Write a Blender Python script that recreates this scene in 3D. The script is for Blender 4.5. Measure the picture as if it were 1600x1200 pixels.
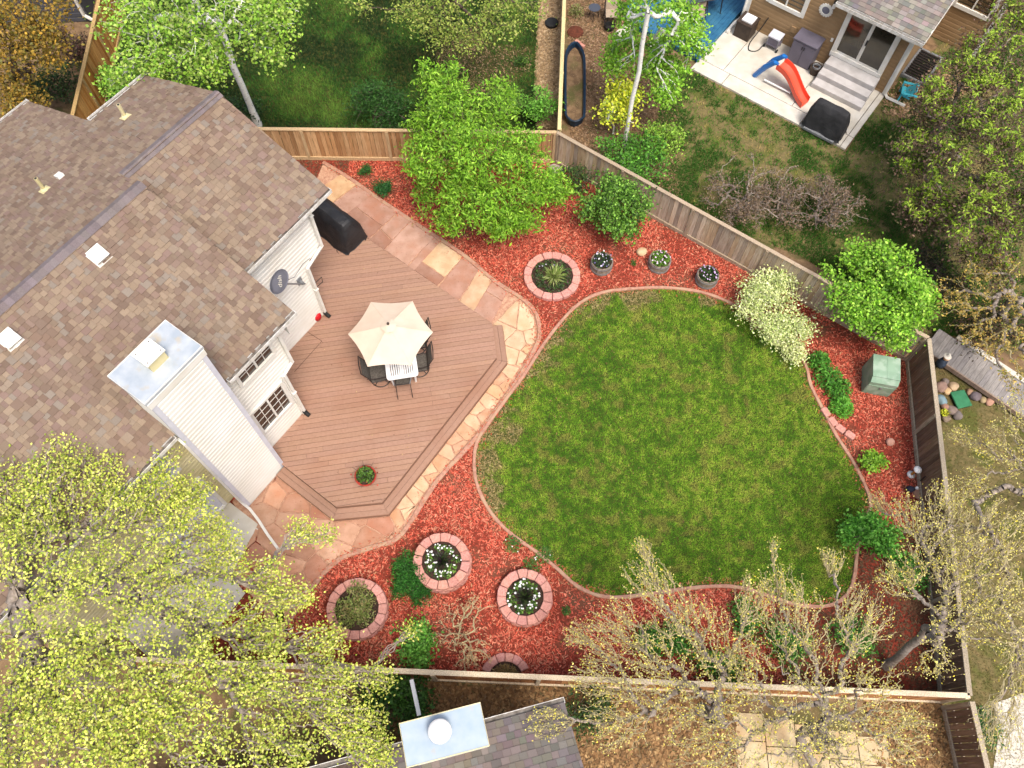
import bpy, math, random
import numpy as np
from mathutils import Vector, Matrix
for _o in list(bpy.data.objects):
    bpy.data.objects.remove(_o)
scene = bpy.context.scene
COL = scene.collection
RD = random.Random(11)
NR = np.random.default_rng(11)

# ------------------------------------------------------------------ camera
FPX, NX, NY, H = 1280.0, 790.0, 1205.0, 21.0
_d = np.array([(NX-800)/FPX, (NY-600)/FPX, 1.0]); _d /= np.linalg.norm(_d)
_up = -_d
_Y = np.array([0, 0, 1.0]) - _up*_up[2]; _Y /= np.linalg.norm(_Y)
_X = np.cross(_Y, _up)
ROT = np.array([_X, _Y, _up])
cam_d = bpy.data.cameras.new('camera'); cam = bpy.data.objects.new('camera', cam_d); COL.objects.link(cam)
cam_d.sensor_width = 36; cam_d.lens = FPX/1600*36; cam_d.clip_end = 500
_c0, _c1, _c2 = ROT@np.array([1, 0, 0]), ROT@np.array([0, -1, 0]), ROT@np.array([0, 0, -1])
cam.matrix_world = Matrix(((_c0[0], _c1[0], _c2[0], 0), (_c0[1], _c1[1], _c2[1], 0), (_c0[2], _c1[2], _c2[2], H), (0, 0, 0, 1)))
scene.camera = cam

# ------------------------------------------------------------------ light
SUN_EL, SUN_AZ = math.radians(64), math.radians(150)      # azimuth clockwise from +Y
world = bpy.data.worlds.new('World'); scene.world = world; world.use_nodes = True
_nt = world.node_tree; _bg = _nt.nodes['Background']
_sky = _nt.nodes.new('ShaderNodeTexSky'); _sky.sky_type = 'NISHITA'; _sky.sun_disc = False
_sky.sun_elevation = SUN_EL; _sky.sun_rotation = SUN_AZ
_sky.air_density = 1.0; _sky.dust_density = 6.0; _sky.ozone_density = 0.6
_nt.links.new(_sky.outputs[0], _bg.inputs[0]); _bg.inputs[1].default_value = 0.125
_sl = bpy.data.lights.new('sun', 'SUN'); _sl.energy = 1.5; _sl.angle = math.radians(18); _sl.color = (1, 0.955, 0.90)
sun = bpy.data.objects.new('sun', _sl); COL.objects.link(sun)
_sv = Vector((math.sin(SUN_AZ)*math.cos(SUN_EL), math.cos(SUN_AZ)*math.cos(SUN_EL), math.sin(SUN_EL)))
sun.rotation_euler = _sv.to_track_quat('Z', 'Y').to_euler(); sun.location = (0, 0, 40)
scene.view_settings.view_transform = 'Standard'; scene.view_settings.look = 'None'
scene.view_settings.exposure = 0.95; scene.view_settings.gamma = 1
scene.view_settings.use_curve_mapping = False
scene.cycles.max_bounces = 6; scene.cycles.diffuse_bounces = 3; scene.cycles.transparent_max_bounces = 8

# ------------------------------------------------------------------ helpers
def at(px, py, z=0.0):
    d = ROT@np.array([(px-800)/FPX, (py-600)/FPX, 1.0])
    p = np.array([0, 0, H])+d*(z-H)/d[2]
    return Vector((p[0], p[1], p[2]))
def ats(pts, z=0.0): return [at(x, y, z) for x, y in pts]
def C(h, k=0.80):
    h = h.lstrip('#'); o = []
    for i in (0, 2, 4):
        s = int(h[i:i+2], 16)/255
        o.append((s/12.92 if s <= .04045 else ((s+.055)/1.055)**2.4)*k)
    return tuple(o)
def C4(h, k=0.80): return (*C(h, k), 1)

WL = {}
def thing(name, label, cat, loc=(0, 0, 0), group=None, kind=None):
    o = bpy.data.objects.new(name, None); COL.objects.link(o)
    o.empty_display_size = .1
    o.location = loc; WL[o] = Vector(loc); o['label'] = label; o['category'] = cat
    if group: o['group'] = group
    if kind: o['kind'] = kind
    return o
def tag(o, label, cat, group=None, kind=None):
    o['label'] = label; o['category'] = cat
    if group: o['group'] = group
    if kind: o['kind'] = kind
    return o
def struct(o, label=None):
    o['kind'] = 'structure'
    if label: o['label'] = label
    return o
def link(name, me, parent=None, M=None, color=None):
    o = bpy.data.objects.new(name, me); COL.objects.link(o)
    if parent is not None:
        o.parent = parent; pl = WL[parent]
    else: pl = Vector((0, 0, 0))
    if M is not None:
        o.matrix_basis = Matrix.Translation(-pl) @ M; WL[o] = M.to_translation()
    else:
        WL[o] = pl.copy()
    if color is not None: o.color = color
    return o

class MB:
    def __init__(s, M=None): s.v = []; s.f = []; s.M = M
    def add(s, vs, fs):
        n = len(s.v); s.v += [tuple(s.M@Vector(v)) if s.M is not None else tuple(v) for v in vs]
        s.f += [tuple(i+n for i in f) for f in fs]; return s
    def poly(s, pts): return s.add(pts, [tuple(range(len(pts)))])
    def box(s, c, d, rz=0, M=None):
        x, y, z = d[0]/2, d[1]/2, d[2]/2
        vs = [Vector((a*x, b*y, e*z)) for e in (-1, 1) for b in (-1, 1) for a in (-1, 1)]
        if M is None: M = Matrix.Rotation(rz, 3, 'Z')
        c = Vector(c); vs = [c+M@v for v in vs]
        return s.add(vs, [(0, 2, 3, 1), (4, 5, 7, 6), (0, 1, 5, 4), (2, 6, 7, 3), (0, 4, 6, 2), (1, 3, 7, 5)])
    def prism(s, pts, h, bev=0, bottom=True):
        """closed horizontal polygon (CCW, at its base z) raised by h, optional bevelled top rim"""
        n = len(pts); pts = [Vector(p) for p in pts]
        ar = sum(pts[i].x*pts[(i+1) % n].y-pts[(i+1) % n].x*pts[i].y for i in range(n))
        if ar < 0: pts.reverse()
        rings = [pts]
        if bev:
            rings.append([p+Vector((0, 0, h-bev)) for p in pts])
            ins = inset(pts, bev); rings.append([p+Vector((0, 0, h)) for p in ins])
        else: rings.append([p+Vector((0, 0, h)) for p in pts])
        vs = [p for r in rings for p in r]; fs = []
        for k in range(len(rings)-1):
            for i in range(n):
                j = (i+1) % n; fs.append((k*n+i, k*n+j, (k+1)*n+j, (k+1)*n+i))
        fs.append(tuple(range((len(rings)-1)*n, len(rings)*n)))
        if bottom: fs.append(tuple(reversed(range(n))))
        return s.add(vs, fs)
    def tube(s, pts, r, n=6, cap=True, closed=False):
        pts = [Vector(p) for p in pts]; m = len(pts); vs = []; fs = []
        rr = r if isinstance(r, (list, tuple)) else [r]*m
        prev = None
        for i, p in enumerate(pts):
            if closed: t = pts[(i+1) % m]-pts[i-1]
            else: t = pts[min(i+1, m-1)]-pts[max(i-1, 0)]
            t = t.normalized() if t.length > 1e-9 else Vector((0, 0, 1))
            if prev is None:
                u = t.cross(Vector((0, 0, 1)))
                if u.length < .1: u = t.cross(Vector((1, 0, 0)))
            else: u = prev-t*prev.dot(t)
            u.normalize(); prev = u; w = t.cross(u)
            for k in range(n):
                a = 2*math.pi*(k+.5)/n; vs.append(p+(u*math.cos(a)+w*math.sin(a))*rr[i])
        for i in range(m if closed else m-1):
            for k in range(n):
                a, b = i*n+k, i*n+(k+1) % n; c = ((i+1) % m)*n
                fs.append((a, b, c+(k+1) % n, c+k))
        if cap and not closed: fs += [tuple(reversed(range(n))), tuple(range((m-1)*n, m*n))]
        return s.add(vs, fs)
    def lathe(s, prof, c=(0, 0, 0), n=20, cap0=True, cap1=True):
        c = Vector(c); vs = []; fs = []
        for r, z in prof:
            for k in range(n):
                a = 2*math.pi*k/n; vs.append(c+Vector((r*math.cos(a), r*math.sin(a), z)))
        for i in range(len(prof)-1):
            for k in range(n):
                a, b = i*n+k, i*n+(k+1) % n; fs.append((a, b, b+n, a+n))
        if cap0: fs.append(tuple(reversed(range(n))))
        if cap1: fs.append(tuple(range((len(prof)-1)*n, len(prof)*n)))
        return s.add(vs, fs)
    def mesh(s, name, m, off=None, smooth=False):
        me = bpy.data.meshes.new(name)
        v = s.v if off is None else [(a-off[0], b-off[1], c-off[2]) for a, b, c in s.v]
        me.from_pydata(v, [], s.f); me.materials.append(m)
        if smooth: me.polygons.foreach_set('use_smooth', [True]*len(me.polygons))
        me.update(); return me
def inset(pts, d):
    n = len(pts); out = []
    for i in range(n):
        a, b, c = pts[i-1], pts[i], pts[(i+1) % n]
        e1 = Vector((b.x-a.x, b.y-a.y)); e2 = Vector((c.x-b.x, c.y-b.y))
        if e1.length < 1e-6 or e2.length < 1e-6: out.append(b.copy()); continue
        n1 = Vector((-e1.y, e1.x)).normalized(); n2 = Vector((-e2.y, e2.x)).normalized()
        m = n1+n2; k = max(.35, 1+n1.dot(n2))
        out.append(Vector((b.x+m.x*d/k, b.y+m.y*d/k, b.z)))
    return out
def obj(name, mb, m, parent=None, smooth=False, color=None):
    """mesh given in world coordinates, linked under parent"""
    off = WL[parent] if parent is not None else Vector((0, 0, 0))
    o = link(name, mb.mesh(name, m, off, smooth), parent)
    if color is not None: o.color = color
    return o
def npobj(name, V, F, m, parent=None, cols=None, smooth=False):
    V = np.asarray(V, np.float32); F = np.asarray(F, np.int32)
    if parent is not None: V = V-np.array(WL[parent], np.float32)
    me = bpy.data.meshes.new(name); k = F.shape[1]
    me.vertices.add(len(V)); me.vertices.foreach_set('co', V.ravel())
    me.loops.add(F.size); me.loops.foreach_set('vertex_index', F.ravel())
    me.polygons.add(len(F)); me.polygons.foreach_set('loop_start', np.arange(0, F.size, k, dtype=np.int32))
    me.polygons.foreach_set('loop_total', np.full(len(F), k, np.int32))
    if smooth: me.polygons.foreach_set('use_smooth', np.ones(len(F), bool))
    me.update(calc_edges=True); me.materials.append(m)
    if not smooth: me.shade_flat()
    if cols is not None:
        at_ = me.attributes.new('col', 'FLOAT_COLOR', 'FACE')
        c4 = np.ones((len(F), 4), np.float32); c4[:, :3] = cols; at_.data.foreach_set('color', c4.ravel())
    return link(name, me, parent)

# ------------------------------------------------------------------ materials
MATS = {}
def mat(name, c1, c2=None, scale=6, detail=5, rough=.8, bump=0, bscale=60, objcol=False, attr=False, metal=0, spec=.3,
        stretch=(1, 1, 1), coord='world', ramp=(.35, .65), leaf=0, c3=None, s3=.8, r3=(.5, .62), speck=None):
    m = bpy.data.materials.new(name); m.use_nodes = True; nt = m.node_tree; N = nt.nodes; L = nt.links
    b = N['Principled BSDF']; out = N['Material Output']
    b.inputs['Roughness'].default_value = rough; b.inputs['Metallic'].default_value = metal
    b.inputs['Specular IOR Level'].default_value = spec
    if coord == 'world': src = N.new('ShaderNodeNewGeometry').outputs['Position']
    else:
        tc = N.new('ShaderNodeTexCoord'); oi = N.new('ShaderNodeObjectInfo'); vm = N.new('ShaderNodeVectorMath')
        sc = N.new('ShaderNodeVectorMath'); sc.operation = 'SCALE'; sc.inputs['Scale'].default_value = 37
        cb = N.new('ShaderNodeCombineXYZ'); L.new(oi.outputs['Random'], cb.inputs[0]); L.new(oi.outputs['Random'], cb.inputs[1])
        L.new(cb.outputs[0], sc.inputs[0]); L.new(tc.outputs['Object'], vm.inputs[0]); L.new(sc.outputs[0], vm.inputs[1]); src = vm.outputs[0]
    mp = N.new('ShaderNodeMapping'); mp.inputs['Scale'].default_value = stretch; L.new(src, mp.inputs[0]); src = mp.outputs[0]
    def noise(s, d=5):
        n = N.new('ShaderNodeTexNoise'); n.inputs['Scale'].default_value = s; n.inputs['Detail'].default_value = d; L.new(src, n.inputs['Vector']); return n.outputs[0]
    def mix(a, bb, fac, mode='MIX'):
        x = N.new('ShaderNodeMix'); x.data_type = 'RGBA'; x.blend_type = mode
        if isinstance(fac, float): x.inputs[0].default_value = fac
        else: L.new(fac, x.inputs[0])
        for sk, val in ((6, a), (7, bb)):
            if isinstance(val, tuple): x.inputs[sk].default_value = val
            else: L.new(val, x.inputs[sk])
        return x.outputs[2]
    def rampf(s, a, e):
        r = N.new('ShaderNodeMapRange'); r.inputs[1].default_value = a; r.inputs[2].default_value = e; L.new(s, r.inputs[0]); return r.outputs[0]
    f4 = lambda c: (*c, 1.0)
    col = f4(c1)
    if c2 is not None: col = mix(f4(c1), f4(c2), rampf(noise(scale, detail), *ramp))
    if c3 is not None: col = mix(col, f4(c3), rampf(noise(s3, 6), *r3))
    if speck is not None: col = mix(col, f4(speck[0]), rampf(noise(speck[1], 2), speck[2], speck[2]+.08))
    if objcol:
        oi = N.new('ShaderNodeObjectInfo'); col = mix(col, oi.outputs['Color'], 1.0, 'MULTIPLY')
    if attr:
        a = N.new('ShaderNodeAttribute'); a.attribute_name = 'col'; col = mix(col, a.outputs['Color'], 1.0, 'MULTIPLY')
    if isinstance(col, tuple): b.inputs['Base Color'].default_value = col
    else: L.new(col, b.inputs['Base Color'])
    if bump:
        bn = N.new('ShaderNodeBump'); bn.inputs['Strength'].default_value = bump; bn.inputs['Distance'].default_value = .5/bscale
        L.new(noise(bscale, 4), bn.inputs['Height']); L.new(bn.outputs[0], b.inputs['Normal'])
    if leaf:
        t = N.new('ShaderNodeBsdfTranslucent'); ms = N.new('ShaderNodeMixShader'); ms.inputs[0].default_value = leaf
        if isinstance(col, tuple): t.inputs[0].default_value = col
        else: L.new(col, t.inputs[0])
        L.new(b.outputs[0], ms.inputs[1]); L.new(t.outputs[0], ms.inputs[2]); L.new(ms.outputs[0], out.inputs[0])
    MATS[name] = m; return m
W1 = (1, 1, 1)
M_white = mat('white_vinyl', C('#f1efe8', .82), C('#e6e2d6', .82), 3, rough=.5, bump=.03)
M_siding = mat('white_siding', C('#f2f0e9', .85), C('#e9e5da', .85), 1.2, rough=.55)
M_cream = mat('cream_and_shaded_siding', C('#e9dfb4', .8), C('#d8cc9a', .8), 1.5, rough=.6)  # cream parts, and white siding with shade and bounce light in its colour
M_trim = mat('pale_trim', C('#dcdde6', .82), C('#cfd0da', .82), 4, rough=.5)
M_gutter = mat('gutter_metal', C('#efeeea', .8), C('#c9c4b8', .8), 9, rough=.45)
M_gutin = mat('gutter_inside', C('#8d8780'), C('#5c554e'), 8, rough=.8)
M_galv = mat('galvanised_sheet', C('#b4bfc9', .75), C('#ccd2d6', .8), 3.2, rough=.42, metal=.2, spec=.5, c3=C('#c8bca4'), s3=2.2, r3=(.56, .68), bump=.05, bscale=9)
M_shA = mat('shingle_granules', (1, 1, 1), (.78, .76, .74), 90, 3, rough=.95, objcol=True, ramp=(.3, .7), c3=(.86, .83, .8), s3=1.1)
M_shB = mat('shingle_granules_joined', (1, 1, 1), (.78, .76, .74), 90, 3, rough=.95, attr=True, ramp=(.3, .7), c3=(.86, .83, .8), s3=1.1)
M_ridge = mat('ridge_shingle', C('#8f8483', .62), C('#7c7272', .62), 60, rough=.95, objcol=True, bump=.2, bscale=200)
M_galv2 = mat('pale_blue_sheet', C('#a9bccd', .72), C('#bac8d2', .72), 3.2, rough=.75, c3=C('#c8bca4', .7), s3=2.2, r3=(.6, .72))
M_felt = mat('roof_deck', C('#6c5d53'), C('#574a42'), 20, rough=.95)
M_glass = mat('window_glass', C('#2b201a', .5), C('#4a382c', .5), 2.2, rough=.06, spec=.8)
M_glassg = mat('door_glass', C('#3c372c', .5), C('#5a5342', .5), 1.4, rough=.06, spec=.7)
M_deck = mat('deck_composite', C('#be967f', .62), C('#b68e77', .62), 14, 5, rough=.75, objcol=True, coord='world', bump=.08, bscale=60, c3=C('#b3846a', .60), s3=.7, r3=(.5, .8))
M_deckdark = mat('deck_underside', C('#4a2c20'), C('#35201a'), 10, rough=.9)
M_stone = mat('flagstone', (1, 1, 1), (.80, .74, .68), 3.2, 8, rough=.9, objcol=True, bump=.35, bscale=14, c3=(.88, .72, .62), s3=1.7, r3=(.48, .7), speck=((.62, .55, .5), 22, .66))
M_sand = mat('path_sand', C('#cda487'), C('#b0826a'), 9, rough=.95, bump=.4, bscale=90, speck=(C('#8e6450'), 50, .6))
M_kerb = mat('pink_kerb', C('#c0937d'), C('#a67a66'), 12, rough=.9, bump=.3, bscale=70, c3=C('#b9977c'), s3=3)
M_block = mat('pink_block', C('#d8a092'), C('#c68c7e'), 18, rough=.9, bump=.4, bscale=60, objcol=True, speck=(C('#b07468'), 40, .6))
M_mulch = mat('mulch_base', C('#9c402e'), C('#642c1e'), 22, 6, rough=.95, bump=.6, bscale=60, c3=C('#6e4a36'), s3=.8, r3=(.5, .66))
M_chip = mat('mulch_chip', W1, (.8, .78, .75), 30, rough=.9, attr=True)
M_soil = mat('planter_soil', C('#4c382c'), C('#2e221b'), 30, rough=.95, bump=.6, bscale=60)
M_ground = mat('bare_earth', C('#8d7355'), C('#6a543d'), 5, 7, rough=.95, bump=.5, bscale=40, c3=C('#5d5a33'), s3=1.3, speck=(C('#b39a7c'), 40, .64))
M_dry = mat('dry_turf', C('#80704a'), C('#66603a'), 7, 7, rough=.95, bump=.5, bscale=50, c3=C('#5c602c'), s3=1.6)
M_turf = mat('turf_base', C('#38451a'), C('#555224'), 6, 7, rough=.95, bump=.5, bscale=60)
M_grass = mat('grass_blade', W1, None, rough=.75, attr=True, leaf=.15)
M_leaf = mat('leaf', W1, None, rough=.55, attr=True, leaf=.24, spec=.35)
M_bark = mat('grey_bark', C('#a89c90'), C('#85796d'), 14, rough=.95, bump=.4, bscale=50)
M_barkd = mat('dark_bark', C('#6e5f55'), C('#54463e'), 14, rough=.95, bump=.4, bscale=50)
M_barky = mat('tan_twig', C('#cdbf92', .8), C('#a99d7c', .8), 9, rough=.95)
M_birch = mat('birch_bark', C('#f3f1ec', .9), C('#e4e1d8', .9), 6, rough=.7, stretch=(1, 1, 3), speck=(C('#57504a'), 9, .66))
M_fence = mat('fence_cedar', (1.15, 1.15, 1.15), (.78, .72, .65), 4, 6, rough=.9, objcol=True, coord='object', stretch=(9, 9, .8), bump=.25, bscale=20)
M_conc = mat('concrete', C('#dcd7cb'), C('#cbc4b4'), 2.2, 7, rough=.9, bump=.15, bscale=60, c3=C('#bdb29e'), s3=.9, r3=(.55, .75))
M_concg = mat('step_concrete', C('#c9c5c2'), C('#b5b0ac'), 3, 7, rough=.9, bump=.15, bscale=60)
M_black = mat('black_cover', C('#1d1d20'), C('#2a2a2d'), 4, rough=.55, spec=.4, bump=.35, bscale=7)
M_blackm = mat('black_metal', C('#2a2422'), C('#3a322e'), 20, rough=.5)
M_rubber = mat('black_rubber', C('#262626'), None, rough=.7)
M_canvas = mat('canopy_canvas', C('#efdcc6', .68), C('#e8d2bb', .68), 2.5, rough=.85, bump=.06, bscale=120)
M_plw = mat('white_plastic', C('#f3f3f1', .85), None, rough=.4, spec=.5)
M_sling = mat('sling_fabric', C('#6d675f'), C('#504b45'), 26, rough=.85, stretch=(1, 1, 1), bump=.1, bscale=200)
M_red = mat('red_plastic', C('#d3202a'), C('#b5161f'), 8, rough=.4)
M_terra = mat('red_glazed_pot', C('#b23a2c'), C('#93301f'), 8, rough=.45)
M_dish = mat('dish_grey', C('#777987'), C('#6a6c79'), 3, rough=.5, spec=.4)
M_galvd = mat('grey_metal', C('#9a9da0'), C('#84878a'), 12, rough=.45, metal=.3)
M_util = mat('utility_green', C('#93b097'), C('#84a189'), 2.4, rough=.5, c3=C('#a3b9a5'), s3=3)
M_rock = mat('rock', W1, (.7, .66, .62), 5, 8, rough=.9, objcol=True, bump=.5, bscale=16)
M_tan = mat('tan_siding', C('#a98a64'), C('#9b7d58'), 2, rough=.7)
M_greyshed = mat('grey_resin', C('#6f6a77'), C('#645f6b'), 3, rough=.6)
M_blued = mat('blue_paint', C('#2f6a8f'), C('#285d80'), 5, rough=.6, c3=C('#3b7391'), s3=2, objcol=True)
M_blue = mat('blue_plastic', C('#1f74c4'), None, rough=.35, spec=.5)
M_orange = mat('orange_plastic', C('#f0553a'), None, rough=.35, spec=.5)
M_turq = mat('turquoise_plastic', C('#46b3c4'), None, rough=.5)
M_pondblue = mat('blue_tub', C('#1f3d57', .6), C('#182f46', .6), 6, rough=.45)
M_brown = mat('dark_brown_resin', C('#4a3d33'), C('#3d3129'), 8, rough=.6)
M_wood = mat('barrel_wood', C('#9b8f7f'), C('#7e7263'), 10, rough=.9, objcol=True, bump=.2)
M_greywood = mat('grey_plank', C('#a39d98'), C('#8b8580'), 5, 6, rough=.9, objcol=True, coord='object', stretch=(8, 1, 8), bump=.2)
M_greysid = mat('grey_siding', C('#55565c'), C('#4a4b51'), 3, rough=.7)
M_gravel = mat('gravel_base', C('#9a8467'), C('#7d684e'), 12, 6, rough=.95, bump=.5, bscale=40)
M_flower = mat('petal', W1, None, rough=.7, attr=True, leaf=.2)
M_greenlid = mat('green_lid', C('#3f8a5f'), C('#357a52'), 8, rough=.6, bump=.1)
M_yellow = mat('yellow_wood', C('#d59a4a'), C('#b97f38'), 8, rough=.8)

# ------------------------------------------------------------------ 2D utilities
def pip(poly, P):
    x, y = P[:, 0], P[:, 1]; n = len(poly); ins = np.zeros(len(P), bool)
    for i in range(n):
        x1, y1 = poly[i][0], poly[i][1]; x2, y2 = poly[i-1][0], poly[i-1][1]
        c = ((y1 > y) != (y2 > y)) & (x < (x2-x1)*(y-y1)/((y2-y1) if y2 != y1 else 1e-12)+x1)
        ins ^= c
    return ins
_G = NR.random((96, 96))
def vnoise(x, y, s=1.0, oct=4, seed=0):
    t = np.zeros_like(x); a = 1.0; tot = 0
    for k in range(oct):
        u = x*s+seed*7.3+k*13.1+400; w = y*s+seed*3.7+k*5.9+400
        i = np.floor(u).astype(int); j = np.floor(w).astype(int); fu = u-i; fw = w-j
        fu = fu*fu*(3-2*fu); fw = fw*fw*(3-2*fw)
        g = lambda p, q: _G[p % 96, q % 96]
        t += a*((g(i, j)*(1-fu)+g(i+1, j)*fu)*(1-fw)+(g(i, j+1)*(1-fu)+g(i+1, j+1)*fu)*fw)
        tot += a; a *= .55; s *= 2.1
    return t/tot
def scatter(poly, n):
    A = np.array([(p[0], p[1]) for p in poly]); lo, hi = A.min(0), A.max(0)
    P = lo+NR.random((n, 2))*(hi-lo); return P[pip(A, P)]
def clip(poly, p, n):
    """keep the part of polygon where (x-p).n <= 0"""
    out = []
    for i in range(len(poly)):
        a, b = poly[i-1], poly[i]; da = (a-p).dot(n); db = (b-p).dot(n)
        if (da <= 0) != (db <= 0): out.append(a+(b-a)*(da/(da-db)))
        if db <= 0: out.append(b)
    return out
def smooth_closed(pts, k=4):
    n = len(pts); out = []
    for i in range(n):
        p0, p1, p2, p3 = pts[i-1], pts[i], pts[(i+1) % n], pts[(i+2) % n]
        for j in range(k):
            t = j/k; out.append(.5*((2*p1)+(p2-p0)*t+(2*p0-5*p1+4*p2-p3)*t*t+(3*p1-p0-3*p2+p3)*t**3))
    return out
def smooth_open(pts, k=4):
    q = [2*pts[0]-pts[1]]+pts+[2*pts[-1]-pts[-2]]; out = []
    for i in range(1, len(q)-2):
        p0, p1, p2, p3 = q[i-1:i+3]
        for j in range(k):
            t = j/k; out.append(.5*((2*p1)+(p2-p0)*t+(2*p0-5*p1+4*p2-p3)*t*t+(3*p1-p0-3*p2+p3)*t**3))
    return out+[pts[-1]]
def sheet(name, pts, z, m):
    return struct(obj(name, MB().poly([(p.x, p.y, z) for p in pts]), m))
def lerp(a, b, t): return a+(b-a)*t
def pal(cols, n, k=.8, jit=.12):
    A = np.array([C(c, k) for c in cols]); i = NR.integers(0, len(A), n); j = NR.integers(0, len(A), n); t = NR.random((n, 1))*.6
    return (A[i]*(1-t)+A[j]*t)*(1+jit*NR.normal(size=(n, 1))).clip(.6, 1.5)
# ================================================================== SETTING: ground sheets
sheet('ground', [Vector((-150, -120, 0)), Vector((150, -120, 0)), Vector((150, 220, 0)), Vector((-150, 220, 0))], -.03, M_ground)
FH = 1.35
C1 = at(870, 206, FH); C2 = at(1452, 528, FH); C3 = at(1516, 1087, FH); C4p = at(620, 1048, FH); C0 = at(412, 201, FH)
for _p in (C0, C1, C2, C3, C4p): _p.z = 0
C5 = C4p+(C4p-C3).normalized()*6.5                       # bottom fence runs on under the big tree
YARD = [C0+Vector((-2, 0, 0)), C1, C2, C3, C5, Vector((-9, 5, 0)), Vector((-9.5, 14, 0))]
sheet('mulch_bed', YARD, -.022, M_mulch)

LAWN_PX = [(985, 452), (940, 458), (905, 475), (875, 505), (845, 545), (820, 585), (790, 625), (765, 660), (745, 692), (741, 730), (748, 765), (768, 803), (800, 836), (840, 864), (872, 890),
           (900, 915), (935, 931), (975, 933), (1030, 926), (1080, 919), (1128, 916), (1165, 920), (1200, 931), (1250, 946), (1300, 945), (1331, 915), (1340, 850), (1352, 812), (1360, 785),
           (1343, 742), (1325, 710), (1306, 681), (1285, 640), (1266, 602), (1258, 570), (1235, 545), (1180, 508), (1150, 480), (1120, 465), (1085, 455), (1035, 450)]
LAWN = smooth_closed(ats(LAWN_PX), 3)
sheet('lawn', LAWN, -.012, M_turf)

def ribbon(pts, w, closed=True, z=0.0, h=.06, bev=.012):
    """a kerb: profile swept along a path"""
    n = len(pts); mb = MB(); prof = [(-w/2, -.03), (-w/2, h-bev), (-w/2+bev, h), (w/2-bev, h), (w/2, h-bev), (w/2, -.03)]
    vs = []; fs = []
    for i in range(n):
        a = pts[i-1] if (closed or i) else pts[i]; b = pts[(i+1) % n] if (closed or i < n-1) else pts[i]
        t = (b-a); t.z = 0; t.normalize(); q = Vector((-t.y, t.x, 0))
        wob = 1+.12*math.sin(i*2.1)
        for u, v in prof: vs.append(pts[i]+q*u*wob+Vector((0, 0, z+v)))
    k = len(prof)
    for i in range(n if closed else n-1):
        for j in range(k-1):
            a = i*k+j; b = ((i+1) % n)*k+j; fs.append((a, a+1, b+1, b))
    return mb.add(vs, fs)
tag(obj('lawn_edging', ribbon(LAWN, .09), M_kerb), 'curved pinkish concrete kerb edging the green back lawn', 'lawn edging')

def grass(name, poly, n, ln, wd, colf, densf=None, z=-.01, label=None, cat='grass'):
    P = scatter(poly, n)
    if densf is not None: P = P[NR.random(len(P)) < densf(P)]
    m = len(P); th = NR.random(m)*2*math.pi; l = ln*(.5+NR.random(m)); lean = .35+.6*NR.random(m)
    d = np.stack([np.cos(th), np.sin(th)], 1); s = np.stack([-d[:, 1], d[:, 0]], 1)*(wd*(.6+.8*NR.random(m)))[:, None]
    V = np.zeros((m, 3, 3)); V[:, 0, :2] = P-s; V[:, 1, :2] = P+s; V[:, :2, 2] = z
    V[:, 2, :2] = P+d*(l*np.sin(lean))[:, None]; V[:, 2, 2] = z+l*np.cos(lean)
    o = npobj(name, V.reshape(-1, 3), np.arange(m*3).reshape(-1, 3), M_grass, cols=colf(P))
    return tag(o, label, cat, kind='stuff')
def cl(*h): return np.array([C(x) for x in h])
def grad(t, cols):
    t = np.clip(t, 0, .9999)*(len(cols)-1); i = t.astype(int); f = (t-i)[:, None]; return cols[i]*(1-f)+cols[i+1]*f
BARE = [at(860, 500), at(815, 560), at(765, 665), at(755, 720), at(762, 780), at(800, 560), at(1000, 462), at(930, 470), at(1110, 470)]
BARER = [1.3, 1.25, 1.1, 1.0, .7, .9, .8, .8, .5]
def bare(P):
    b = np.zeros(len(P))
    for q, r in zip(BARE, BARER): b = np.maximum(b, 1-np.hypot(P[:, 0]-q.x, P[:, 1]-q.y)/r)
    return np.clip(b*1.5+(vnoise(P[:, 0], P[:, 1], 3.6, 4, 3)-.56)*2.8, 0, 1)*np.clip(b*5, 0, 1)
def lawn_col(P):
    t = vnoise(P[:, 0], P[:, 1], .45, 3, 1)*.30+vnoise(P[:, 0], P[:, 1], 6.5, 4, 2)*.70+.03*np.sin((P[:, 0]*.62+P[:, 1]*.78)*2*math.pi/1.05)
    right = np.clip((P[:, 0]-2.5)/6, 0, 1)*.10
    c = grad((t-.32+right)*2.2+NR.normal(0, .20, len(P)), cl('#487a14', '#60921c', '#7cac28', '#98ba36', '#b4c450'))
    b = bare(P)[:, None]; tan = cl('#a99a62', '#94874f')[NR.integers(0, 2, len(P))]
    dry = np.clip((vnoise(P[:, 0], P[:, 1], 3.1, 3, 9)-.60)*5, 0, .6)[:, None]
    c = c*(1-dry)+cl('#a8a052')[0]*dry
    return ((c*(1-b)+tan*b)*(1.06+.30*NR.normal(size=(len(P), 1)))).clip(.008, .9)
grass('lawn_grass', LAWN, 420000, .06, .0056, lawn_col, lambda P: 1-.72*bare(P), label='short green lawn grass with dry tan patches along its left edge')
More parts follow.
